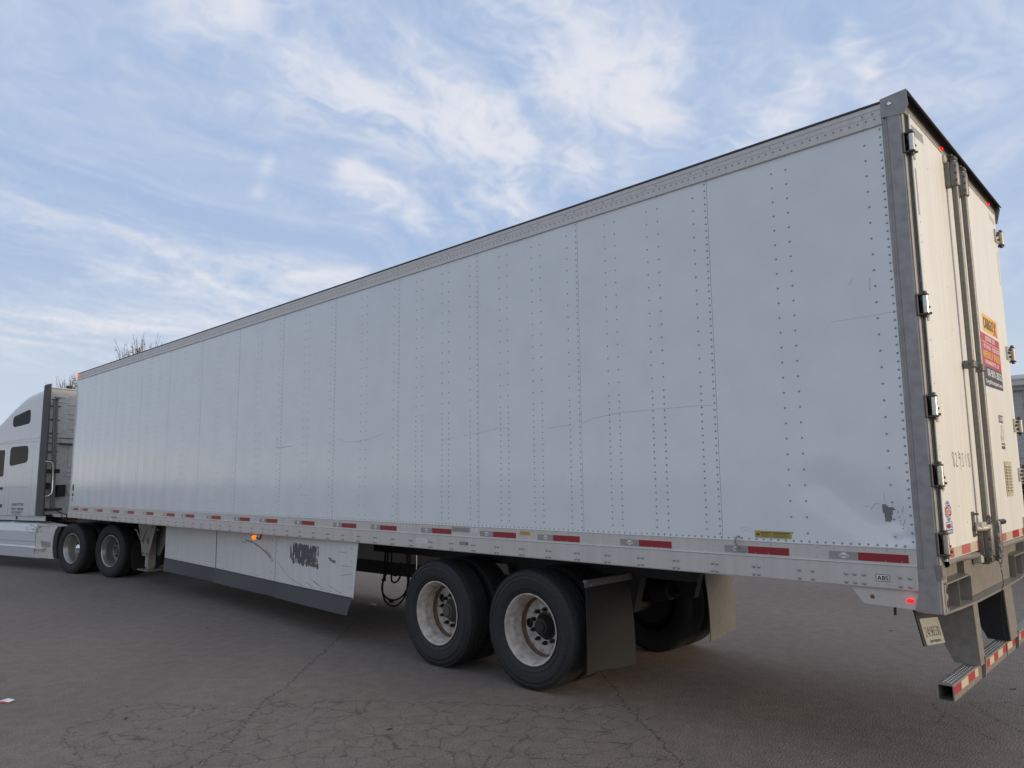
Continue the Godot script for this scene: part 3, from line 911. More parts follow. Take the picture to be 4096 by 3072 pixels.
	# scratches, splits and patches on the skin
	var zs := func(pts: Array, w: float, called: String, m: Material) -> void:
		var mb := MB.new()
		for i in pts.size() - 1:
			var a := Vector2(pts[i][0], pts[i][1]); var b := Vector2(pts[i + 1][0], pts[i + 1][1])
			var seg := maxi(int(a.distance_to(b) / 0.02), 1)
			for s in seg:
				var p := a.lerp(b, float(s) / seg); var q := a.lerp(b, float(s + 1) / seg)
				p.y += 0.004 * bulge.get_noise_2d(p.x * 30.0, 3.0); q.y += 0.004 * bulge.get_noise_2d(q.x * 30.0, 3.0)
				var d := (q - p).normalized().orthogonal() * w * 0.5
				var zp := skin(p.x, p.y) + 0.0007; var zq := skin(q.x, q.y) + 0.0007
				mb.oq(Vector3(p.x - d.x, p.y - d.y, zp), Vector3(q.x - d.x, q.y - d.y, zq), Vector3(q.x + d.x, q.y + d.y, zq), Vector3(p.x + d.x, p.y + d.y, zp), Vector3(p.x, p.y, -1))
		part(t, called, mb, m)
	zs.call([[-2.445, 2.239], [-2.413, 2.239], [-2.325, 2.266], [-2.172, 2.283], [-2.13, 2.291], [-2.024, 2.295], [-1.758, 2.296], [-1.552, 2.297], [-1.363, 2.296], [-1.249, 2.29]], 0.0024, "scratch", M.split)
	zs.call([[-4.197, 2.17], [-3.959, 2.196]], 0.0024, "scratch", M.split)
	zs.call([[-3.862, 2.203], [-3.656, 2.22], [-3.371, 2.253], [-3.264, 2.242]], 0.0024, "scratch", M.split)
	zs.call([[-2.804, 2.214], [-2.561, 2.227]], 0.0024, "scratch", M.split)
	zs.call([[-6.021, 2.276], [-5.834, 2.228], [-5.581, 2.225], [-5.427, 2.237], [-5.155, 2.286]], 0.004, "scratch", M.faint_mark)
	zs.call([[-0.395, 2.761], [-0.204, 2.76], [-0.003, 2.764]], 0.0014, "scratch", M.split)
	zs.call([[-7.42, 2.36], [-7.42, 2.22], [-7.05, 2.23]], 0.007, "scratch", M.faint_mark)
	zs.call([[-0.235, 1.575], [-0.21, 1.615]], 0.002, "scratch", M.mark)
	zs.call([[-0.21, 1.608], [-0.185, 1.614]], 0.0015, "scratch", M.mark)
	zs.call([[-0.065, 1.48], [-0.05, 1.52]], 0.002, "scratch", M.mark)
	zs.call([[-0.062, 1.56], [-0.052, 1.60]], 0.002, "scratch", M.mark)
	zs.call([[-0.152, 1.62], [-0.152, 1.68]], 0.001, "scratch", M.mark)
	zs.call([[-0.145, 2.92], [-0.14, 3.0]], 0.0018, "scratch", M.mark)
	zs.call([[-0.26, 2.98], [-0.24, 3.02]], 0.0022, "scratch", M.faint_mark)
	zs.call([[-0.27, 2.98], [-0.255, 3.01]], 0.0022, "scratch", M.faint_mark)
	for i in 14:
		zs.call([[-1.09 + 0.006 * i, 1.43 + 0.012 * sin(i * 2.3)], [-1.075 + 0.006 * i, 1.432 + 0.014 * sin(i * 2.3 + 0.4)]], 0.002, "scuff", M.faint_mark)
	var pz := skin(-0.14, 1.56)
	var pm := MB.new()
	var pp := [[-0.170, 1.607], [-0.146, 1.609], [-0.138, 1.594], [-0.112, 1.592], [-0.108, 1.586], [-0.094, 1.584], [-0.100, 1.572], [-0.112, 1.574], [-0.112, 1.552], [-0.124, 1.545], [-0.124, 1.512], [-0.150, 1.507], [-0.164, 1.511]]
	for i in 10:
		for j in 12:
			var c0 := Vector2(lerpf(-0.171, -0.092, i / 10.0), lerpf(1.506, 1.61, j / 12.0)); var c1 := Vector2(lerpf(-0.171, -0.092, (i + 1) / 10.0), lerpf(1.506, 1.61, (j + 1) / 12.0))
			if not Geometry2D.is_point_in_polygon((c0 + c1) / 2, V2(pp)): continue
			pm.q(Vector3(c0.x, c0.y, skin(c0.x, c0.y) + 0.0012), Vector3(c1.x, c0.y, skin(c1.x, c0.y) + 0.0012), Vector3(c1.x, c1.y, skin(c1.x, c1.y) + 0.0012), Vector3(c0.x, c1.y, skin(c0.x, c1.y) + 0.0012))
	part(t, "tape_patch", pm, M.duct)
	for h in [[-0.262, 1.595], [-0.085, 1.565], [-0.083, 1.535], [-0.078, 1.512], [-0.076, 1.495], [-0.066, 1.47], [-0.12, 1.59]]:
		part(t, "puncture", MB.new().at(SZ(skin(h[0], h[1]) + 0.0006)).prism(ellipse(h[0], h[1], 0.0036, 0.0032, 8), 0, 0.0006), M.mark)
	rear_end(t)
	running_gear(t)
	skirts(t)

func ring_tube(mb: MB, po: PackedVector2Array, pi: PackedVector2Array, z0: float, z1: float) -> void:
	var m := po.size()
	for i in m:
		var a := po[i]; var b := po[(i + 1) % m]; var c := pi[i]; var d := pi[(i + 1) % m]
		mb.q(Vector3(a.x, a.y, z0), Vector3(b.x, b.y, z0), Vector3(b.x, b.y, z1), Vector3(a.x, a.y, z1))
		mb.q(Vector3(d.x, d.y, z0), Vector3(c.x, c.y, z0), Vector3(c.x, c.y, z1), Vector3(d.x, d.y, z1))
		for z in [z0, z1]:
			mb.oq(Vector3(a.x, a.y, z), Vector3(b.x, b.y, z), Vector3(d.x, d.y, z), Vector3(c.x, c.y, z), Vector3(a.x, a.y, (z0 + z1) / 2))

func lamp_light(parent: Node, where: Vector3, col: Color, e: float) -> void:
	var l := OmniLight3D.new()
	l.name = "lamp_light"
	parent.add_child(l, true)
	l.position = where; l.light_color = col; l.light_energy = e; l.omni_range = 4.0; l.omni_attenuation = 2.0; l.light_size = 0.01; l.shadow_enabled = true

func rear_end(t: Node3D) -> void:
	# ---- posts (near and far), profile in x / z stood upright
	for far in [false, true]:
		var f := func(z: float) -> float: return -2.59 - z if far else z
		var po := PackedVector2Array()
		for p in [[0.001, -0.10], [0.001, 0.004], [0.010, 0.006], [0.016, 0.0], [0.026, 0.0], [0.034, 0.007], [0.104, 0.007], [0.110, 0.002], [0.116, 0.004], [0.119, -0.006], [0.119, -0.10]]:
			po.append(Vector2(p[0], -f.call(p[1])))
		var post := part(t, "corner_post", MB.new().at(DN).prism(po, 1.0, 4.10), M.galv)
		if not far:
			for i in 6: part(post, "post_rivet", MB.new().at(Transform3D(Basis.IDENTITY, Vector3(0.052, 1.6 + i * 0.42, 0.0068))).lathe([Vector2(0, 0.002), Vector2(0.003, 0.0015), Vector2(0.004, 0)], 8, true), M.bolt)
	part(t, "post_foot", MB.new().at(SZ(-0.05)).prism(V2([[0.0, 1.262], [0.018, 1.245], [0.085, 1.245], [0.100, 1.16], [0.102, 1.0], [0.03, 0.998], [-0.028, 1.006], [-0.022, 1.045], [-0.004, 1.10]]), 0.0, 0.062), M.galv)
	part(t, "corner_cap", MB.new().at(SZ(-0.06)).prism(V2([[0.086, 1.275], [0.125, 1.268], [0.128, 1.21], [0.118, 1.185], [0.1, 1.18]]), 0.0, 0.07), M.sill)
	# ---- header and visor
	part(t, "header", MB.new().bb(Vector3(0.0, 3.995, -2.585), Vector3(0.128, 4.096, -0.008)), M.sill)
	var vz := MB.new()
	vz.prism(V2([[0.0, 4.122], [0.10, 4.128], [0.158, 4.128], [0.182, 4.074], [0.176, 4.070], [0.15, 4.100], [0.129, 4.060], [0.129, 4.098], [0.0, 4.098]]), -2.60, 0.006)
	part(t, "visor", vz, M.dark_trim)  # visor coloured dark to add to the shade of its underside
	part(t, "visor_end_cap", MB.new().at(SZ(0.0065)).prism(V2([[0.0, 4.122], [0.10, 4.132], [0.154, 4.136], [0.157, 4.03], [0.126, 3.985], [0.0, 4.0]]), 0.0, 0.004), M.galv)
	part(t, "visor_end_cap", MB.new().at(SZ(-2.606)).prism(V2([[0.0, 4.122], [0.158, 4.130], [0.168, 4.06], [0.14, 3.94], [0.10, 3.94], [0.0, 4.0]]), 0.0, 0.004), M.galv)
	part(t, "button_head_bolt", MB.new().at(Transform3D(Basis.IDENTITY, Vector3(0.052, 4.075, 0.0108))).lathe([Vector2(0, 0.008), Vector2(0.010, 0.006), Vector2(0.014, 0)], 14, true), M.chrome)
	for u in [0.84, 2.30]:
		part(t, "marker_lamp", MB.new().at(Transform3D(Basis(Vector3.UP, PI / 2), Vector3(0.1285, 4.035, -u))).lathe([Vector2(0, 0.018), Vector2(0.010, 0.015), Vector2(0.014, 0.006), Vector2(0.014, 0)], 14, true), M.red_lamp_dim)
		lamp_light(t, Vector3(0.165, 4.035, -u), Color(1, 0.1, 0.08), 0.0002)
	# ---- doors
	for d in [[0.052, 1.228], [1.238, 2.50]]:
		part(t, "rear_door", MB.new().cbox(Vector3(0.118, 2.645, -(d[0] + d[1]) / 2), Vector3(0.044, 2.705, d[1] - d[0]), 0.005), M.door)
		part(t, "door_edge_strip", MB.new().cbox(Vector3(0.126, 2.645, -d[0] - 0.006), Vector3(0.034, 2.715, 0.012), 0.003), M.door)
		part(t, "door_edge_strip", MB.new().cbox(Vector3(0.126, 2.645, -d[1] + 0.006), Vector3(0.034, 2.715, 0.012), 0.003), M.door)
		part(t, "door_top_seal", MB.new().cbox(Vector3(0.130, 3.995, -(d[0] + d[1]) / 2), Vector3(0.034, 0.014, d[1] - d[0] - 0.03), 0.004), M.bracket)
	part(t, "door_seal", MB.new().cbox(Vector3(0.105, 2.645, -1.233), Vector3(0.03, 2.70, 0.010), 0.002), M.hose)
	part(t, "door_seal", MB.new().cbox(Vector3(0.110, 2.645, -0.040), Vector3(0.03, 2.72, 0.014), 0.003), M.hose)
	part(t, "door_seal", MB.new().cbox(Vector3(0.110, 2.645, -2.512), Vector3(0.03, 2.72, 0.016), 0.003), M.hose)
	part(t, "door_opening_shade", MB.new().bb(Vector3(0.05, 1.27, -2.53), Vector3(0.09, 4.0, -0.05)), M.hose)  # black slab stands in for the dark behind the closed doors
	# worn grey strips where stickers were
	part(t, "worn_sticker", MB.new().at(RX(0.1402)).prism(V2([[0.08, 3.94], [0.34, 3.96], [0.35, 3.90], [0.10, 3.88]]), 0, 0.0006), M.silver_tape)
	part(t, "worn_sticker", MB.new().at(RX(0.1402)).prism(V2([[0.085, 3.66], [0.115, 3.66], [0.118, 3.36], [0.088, 3.36]]), 0, 0.0006), M.silver_tape)
	part(t, "worn_sticker", MB.new().at(RX(0.1402)).prism(V2([[2.25, 3.94], [2.47, 3.94], [2.47, 3.89], [2.27, 3.90]]), 0, 0.0006), M.cream_tape)
	part(t, "worn_sticker", MB.new().at(RX(0.1402)).prism(V2([[2.445, 3.66], [2.475, 3.66], [2.475, 3.36], [2.45, 3.36]]), 0, 0.0006), M.cream_tape)
	# dirt specks on the near door
	rng.seed = 5
	var sp := MB.new().at(RX(0.1402))
	for i in 90:
		var u := 0.08 + 0.06 * rng.randf() if i < 50 else rng.randf_range(0.08, 1.2)
		var y := rng.randf_range(1.4, 3.95)
		var s := rng.randf_range(0.0015, 0.004)
		sp.prism(ellipse(u, y, s, s * rng.randf_range(0.8, 2.0), 6), 0, 0.0005)
	part(t, "dirt_specks", sp, M.mark).set_meta("kind", "stuff")
	# faded tape along the door bottoms
	var tape := [[0.07, 0.22, M.pale_red], [0.22, 0.40, M.cream_tape], [0.40, 0.62, M.pale_red], [0.62, 0.80, M.cream_tape], [0.80, 1.20, M.pale_red], [1.26, 1.50, M.bar_red], [1.50, 1.72, M.pale_red], [1.72, 1.95, M.cream_tape], [1.95, 2.2, M.bar_red], [2.2, 2.34, M.cream_tape], [2.34, 2.48, M.bar_red]]
	for a in tape: part(t, "door_tape", MB.new().at(RX(0.1402)).prism(V2([[a[0], 1.300], [a[1], 1.300], [a[1], 1.356], [a[0], 1.356]]), 0, 0.0008), a[2])
	# ---- lock rods
	for r in [[-0.875, -1], [-1.13, 1]]:
		var z: float = r[0]
		var rod := part(t, "lock_rod", MB.new().cyl(Vector3(0.188, 1.22, z), Vector3(0.188, 3.965, z), 0.0205, 20), M.steel_rod)
		for s in [[3.755, 3.93], [1.262, 1.475]]:
			part(rod, "sleeve", MB.new().at(Transform3D(Basis(Vector3.RIGHT, -PI / 2), Vector3(0.188, 0, z))).lathe([Vector2(0.02, s[0]), Vector2(0.033, s[0]), Vector2(0.035, s[0] + 0.006), Vector2(0.035, s[1] - 0.03), Vector2(0.031, s[1] - 0.006), Vector2(0.02, s[1])], 20), M.steel_rod)
			part(rod, "sleeve_base", MB.new().cbox(Vector3(0.156, (s[0] + s[1]) / 2, z + 0.012), Vector3(0.032, s[1] - s[0], 0.055), 0.004), M.steel_rod)
			for k in 3:
				part(rod, "sleeve_bolt", MB.new().at(Transform3D(Basis(Vector3.UP, 0.9), Vector3(0.206, lerpf(s[0], s[1], 0.2 + 0.3 * k), z + 0.028))).lathe([Vector2(0, 0.012), Vector2(0.007, 0.011), Vector2(0.009, 0.0)], 10, true), M.hub)
		part(rod, "clamp", MB.new().cbox(Vector3(0.178, 2.512, z), Vector3(0.076, 0.052, 0.062), 0.008), M.steel_rod)
		part(rod, "clamp_bolt", MB.new().cyl(Vector3(0.18, 2.512, z + 0.03), Vector3(0.18, 2.512, z + 0.044), 0.009, 8), M.hub)
		for y in [[1.235, -1], [3.955, 1]]:
			part(rod, "cam", MB.new().cbox(Vector3(0.188, y[0], z - 0.012), Vector3(0.045, 0.032, 0.066), 0.006), M.hub)
			part(rod, "cam_tooth", MB.new().cbox(Vector3(0.170, y[0] + 0.02 * y[1], z + 0.02), Vector3(0.05, 0.016, 0.02), 0.003), M.hub)
			part(t, "cam_keeper", MB.new().cbox(Vector3(0.132, y[0] - 0.005 * y[1], z + 0.01), Vector3(0.06, 0.055, 0.11), 0.008), M.bracket)
	# handles
	var h := part(t, "door_handle", MB.new().cbox(Vector3(0.145, 1.465, -0.735), Vector3(0.012, 0.16, 0.045), 0.004), M.hub)
	part(h, "catch", MB.new().cbox(Vector3(0.175, 1.458, -0.79), Vector3(0.05, 0.04, 0.13), 0.008), M.bracket)
	part(h, "catch_loop", MB.new().tube([Vector3(0.20, 1.435, -0.84), Vector3(0.215, 1.47, -0.84), Vector3(0.215, 1.50, -0.845), Vector3(0.205, 1.515, -0.87), Vector3(0.19, 1.50, -0.895), Vector3(0.19, 1.45, -0.90)], 0.008, 8), M.hub)
	part(h, "grip", MB.new().tube([Vector3(0.16, 1.44, -0.72), Vector3(0.2, 1.442, -0.76), Vector3(0.21, 1.448, -0.82)], 0.017, 10), M.bracket)
	for y in [1.40, 1.53]: part(h, "handle_bolt", MB.new().cyl(Vector3(0.15, y, -0.735), Vector3(0.175, y, -0.745), 0.007, 8), M.hub)
	h = part(t, "door_handle", MB.new().tube([Vector3(0.20, 1.46, -1.16), Vector3(0.205, 1.46, -1.20), Vector3(0.207, 1.459, -1.30)], 0.018, 12), M.lens_black)
	part(h, "handle_hub", MB.new().cbox(Vector3(0.175, 1.46, -1.165), Vector3(0.05, 0.07, 0.05), 0.008), M.bracket)
	# ---- hinges
	for y in [3.80, 2.785, 2.178, 1.777, 1.387]:
		var g := part(t, "hinge", MB.new().cyl(Vector3(0.150, y - 0.052, -0.022), Vector3(0.150, y + 0.052, -0.022), 0.0185, 16), M.bright)
		for s in [-1, 1]:
			part(g, "hinge_ear", MB.new().cbox(Vector3(0.135, y + s * 0.060, -0.018), Vector3(0.068, 0.010, 0.044), 0.003), M.hub)
			part(g, "hinge_pin", MB.new().cyl(Vector3(0.150, y + s * 0.065, -0.022), Vector3(0.150, y + s * 0.080, -0.022), 0.0125, 8), M.hub)
		part(g, "hinge_back", MB.new().cbox(Vector3(0.112, y, -0.012), Vector3(0.014, 0.13, 0.044), 0.003), M.hub)
		part(g, "hinge_strap", MB.new().at(RX(0.1405)).prism(V2([[0.03, y - 0.055], [0.075, y - 0.09], [0.105, y - 0.085], [0.105, y + 0.02], [0.03, y + 0.04]]), 0, 0.007), M.bracket)
		for q in [[0.085, -0.045], [0.06, -0.012]]: part(g, "hinge_bolt", MB.new().cyl(Vector3(0.147, y + q[1], -q[0]), Vector3(0.166, y + q[1], -q[0]), 0.0075, 8), M.hub)
	for y in [3.79, 2.780, 2.178, 1.777, 1.387]:
		var g := part(t, "hinge", MB.new().cyl(Vector3(0.160, y - 0.052, -2.565), Vector3(0.160, y + 0.052, -2.565), 0.0195, 16), M.bracket)
		part(g, "hinge_strap", MB.new().at(RX(0.1405)).prism(V2([[2.40, y - 0.045], [2.41, y - 0.056], [2.56, y - 0.046], [2.56, y + 0.048], [2.41, y + 0.056], [2.40, y + 0.045]]), 0, 0.010), M.bracket)
		for q in [[2.43, 0.0], [2.47, 0.03], [2.47, -0.03]]: part(g, "hinge_bolt", MB.new().cyl(Vector3(0.15, y + q[1], -q[0]), Vector3(0.17, y + q[1], -q[0]), 0.010, 8), M.hub)
		for s in [-1, 1]:
			part(g, "hinge_ear", MB.new().cbox(Vector3(0.140, y + s * 0.058, -2.575), Vector3(0.075, 0.010, 0.055), 0.003), M.hub)
			part(g, "hinge_pin", MB.new().cyl(Vector3(0.160, y + s * 0.062, -2.565), Vector3(0.160, y + s * 0.078, -2.565), 0.0125, 8), M.hub)
	door_print(t)
	# ---- sill
	part(t, "sill_channel", MB.new().bb(Vector3(0.0, 1.006, -2.586), Vector3(0.062, 1.262, -0.05)), M.sill)
	part(t, "sill_plate", MB.new().bb(Vector3(0.0622, 1.012, -1.93), Vector3(0.100, 1.262, -0.60)), M.sill)
	part(t, "sill_bottom_plate", MB.new().at(DN).prism(V2([[-0.02, 0.0], [0.118, 0.0], [0.138, 0.25], [0.160, 0.62], [0.166, 1.295], [0.160, 1.97], [0.138, 2.34], [0.118, 2.59], [-0.02, 2.59]]), 0.996, 1.010), M.sill)
	var lip := MB.new()
	var LP := PackedVector3Array()
	for i in 41:
		var u := lerpf(0.06, 2.50, i / 40.0)
		var dent := 0.010 * sin(u * 5.0) * exp(-pow((u - 0.4) / 0.5, 2.0))
		for p in [[0.09, 1.262], [0.128, 1.250], [0.146, 1.256], [0.153, 1.270], [0.149, 1.286], [0.120, 1.292], [0.09, 1.294]]:
			LP.append(Vector3(p[0] - absf(dent) * 0.8, p[1] + dent, -u))
	lip.grid(LP, 41, 7)
	part(t, "sill_lip", lip, M.sill)
	for sgn in [0, 1]:
		var z0 := -0.03 if sgn == 0 else -2.56
		var z1 := -0.585 if sgn == 0 else -1.985
		var mb := MB.new()
		mb.bb(Vector3(0.0625, 1.160, minf(z0, z1)), Vector3(0.132, 1.169, maxf(z0, z1)))
		mb.bb(Vector3(0.0625, 1.010, z1 - 0.004), Vector3(0.136, 1.1595, z1 + 0.004))
		mb.bb(Vector3(0.0625, 1.010, z0 - 0.004), Vector3(0.122, 1.1595, z0 + 0.004))
		mb.bb(Vector3(0.0625, 1.010, lerpf(z0, z1, 0.5) - 0.003), Vector3(0.130, 1.1595, lerpf(z0, z1, 0.5) + 0.003))
		part(t, "lamp_box", mb, M.sill)
	part(t, "rubber_plug", MB.new().tube([Vector3(0.09, 1.014, -0.09), Vector3(0.10, 1.05, -0.075), Vector3(0.088, 1.09, -0.095), Vector3(0.10, 1.12, -0.08), Vector3(0.09, 1.155, -0.085)], 0.028, 10), M.hose)
	# ---- lamp bracket below the side rail
	var br := part(t, "lamp_bracket", MB.new().at(SZ(-0.006)).prism(V2([[-0.385, 1.1145], [-0.311, 1.019], [-0.02, 1.008], [0.0, 1.02], [0.0, 1.1145]]), 0.0, 0.006), M.rail)
	part(br, "amber_lamp", MB.new().at(Transform3D(Basis.IDENTITY, Vector3(-0.261, 1.063, 0.0))).lathe([Vector2(0, 0.008), Vector2(0.009, 0.006), Vector2(0.013, 0.0)], 14, true), M.amber_off)
	var rl := MB.new()
	rl.X = Transform3D(Basis(Vector3(1.9, 0, 0), Vector3(0, 1, 0), Vector3(0, 0, 1)), Vector3(-0.054, 1.058, 0.0))
	rl.lathe([Vector2(0, 0.010), Vector2(0.007, 0.009), Vector2(0.010, 0.005), Vector2(0.011, 0.0)], 16, true)
	part(br, "red_lamp", rl, M.red_lamp)
	lamp_light(br, Vector3(-0.054, 1.058, 0.035), Color(1, 0.1, 0.08), 0.0004)
	for x in [-0.30, -0.222, -0.088]: part(br, "screw", MB.new().at(Transform3D(Basis.IDENTITY, Vector3(x, 1.064, 0.0))).lathe([Vector2(0, 0.003), Vector2(0.0035, 0)], 6, true), M.bolt)
	part(br, "drain_tube", MB.new().cyl(Vector3(-0.145, 1.02, -0.02), Vector3(-0.148, 0.965, -0.02), 0.008, 8), M.hose)
	# ---- licence plate
	var o3 := Vector3(-0.072, 0.928, -0.20)
	var ux := (Vector3(-0.050, 0.900, -0.50) - o3).normalized()
	var uy := (o3 - Vector3(-0.036, 0.782, -0.20))
	uy = (uy - ux * uy.dot(ux)).normalized()
	var PT := Transform3D(Basis(ux, uy, ux.cross(uy)), o3)
	var pl := part(t, "licence_plate", MB.new().at(PT).prism(rrect(0.0, -0.152, 0.305, 0.0, 0.012), -0.002, 0.002), M.plate_white)
	part(pl, "plate_holder", MB.new().at(PT).prism(V2([[-0.03, -0.155], [0.30, -0.14], [0.30, 0.06], [-0.03, 0.06]]), -0.010, -0.0025), M.black_steel)
	var PF := PT * SZ(0.0022)
	text(pl, "lettering", "24:96530", Vector2(0.1525, -0.078), 0.24, 0.056, M.grey_print, PF, false, -1.0)
	text(pl, "lettering", ". SEMI-PERMANENT .", Vector2(0.1525, -0.133), 0.20, 0.015, M.grey_print, PF, false, -1.0)
	# ---- under-ride guard
	for lg in [[-0.58, -0.69, M.sill], [-1.50, -1.75, M.black_steel]]:  # second leg's near plate is coloured black for the shade on it
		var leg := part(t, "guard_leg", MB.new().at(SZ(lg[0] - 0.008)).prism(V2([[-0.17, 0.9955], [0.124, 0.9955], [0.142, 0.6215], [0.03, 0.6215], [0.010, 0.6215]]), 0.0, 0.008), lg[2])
		part(leg, "leg_flange", MB.new().at(SZ(lg[1])).prism(V2([[0.1245, 0.9955], [0.133, 0.9955], [0.150, 0.6215], [0.1425, 0.6215]]), 0.0, lg[0] - lg[1]), M.sill)
		part(leg, "leg_side", MB.new().at(SZ(lg[1] - 0.008)).prism(V2([[0.03, 0.9955], [0.133, 0.9955], [0.150, 0.6215], [0.06, 0.6215]]), 0.0, 0.0078), M.sill)
		part(leg, "leg_foot", MB.new().at(SZ(lg[1] - 0.009)).prism(V2([[0.1508, 0.66], [0.1575, 0.66], [0.150, 0.545], [0.1335, 0.528], [0.1335, 0.61]]), 0.0, 0.024), M.sill)
		part(leg, "leg_brace", MB.new().at(SZ(lg[0] - 0.03)).prism(V2([[0.004, 0.6215], [0.014, 0.6215], [-0.16, 0.9955], [-0.172, 0.9955]]), 0.0, 0.021), M.sill)
	var bar := MB.new()
	ring_tube(bar, rrect(0.046, 0.526, 0.131, 0.620, 0.010, 3), rrect(0.053, 0.533, 0.124, 0.613, 0.006, 3), -2.58, -0.004)
	var gb := part(t, "guard_bar", bar, M.sill)
	var bz := [0.012, 0.168, 0.327, 0.495, 0.575, 0.70, 0.785, 0.90, 1.02, 1.15, 1.30, 1.46, 1.62, 1.78, 1.93, 2.08, 2.23, 2.38, 2.5]
	for i in bz.size() - 1:
		if i == 4: continue
		part(gb, "guard_tape", MB.new().at(RX(0.1312)).prism(V2([[bz[i], 0.566], [bz[i + 1], 0.566], [bz[i + 1], 0.612], [bz[i], 0.612]]), 0, 0.0008), [M.bar_red, M.cream_tape][i % 2])
	var gr := MB.new()
	rng.seed = 12
	for i in 70:
		for j in 3:
			var z := -0.05 - i * 0.036 - 0.012 * (j % 2)
			if (z < -0.52 and z > -0.74) or (z < -1.44 and z > -1.82): continue
			gr.X = Transform3D(Basis(Vector3.RIGHT, -PI / 2), Vector3(0.070 + 0.018 * j, 0.6195, z))
			gr.lathe([Vector2(0.0, 0.001), Vector2(0.0045, 0.0045), Vector2(0.0075, 0.0)], 6, true)
	part(gb, "tread_dimples", gr, M.bright).set_meta("kind", "stuff")
	# ---- chain and wire
	var ch := part(t, "chain", MB.new().tube([Vector3(0.222, 1.47, -1.02), Vector3(0.232, 1.44, -0.99), Vector3(0.232, 1.40, -0.985)], 0.007, 8), M.hub)
	for i in 7:
		var c := Vector3(0.226, 1.385 - i * 0.032, -0.985 + 0.004 * sin(i * 1.7))
		var pts := []
		for k in 13:
			var a := TAU * k / 12.0
			var sx := cos(a) * 0.010; var sy := sin(a) * (0.022 if i < 6 else 0.014)
			pts.append(c + (Vector3(0, sy, sx) if i % 2 == 0 else Vector3(sx, sy, 0)))
		part(ch, "link", MB.new().tube(pts, 0.0034, 6, -1.0, false), M.steel_rod)
	part(t, "dangling_wire", MB.new().tube([Vector3(0.226, 1.165, -0.985), Vector3(0.222, 1.12, -1.03), Vector3(0.21, 1.06, -1.09), Vector3(0.185, 1.0, -1.13), Vector3(0.178, 0.86, -1.13), Vector3(0.172, 0.75, -1.17), Vector3(0.165, 0.64, -1.25), Vector3(0.155, 0.56, -1.30)], 0.0022, 6), M.lens_black)

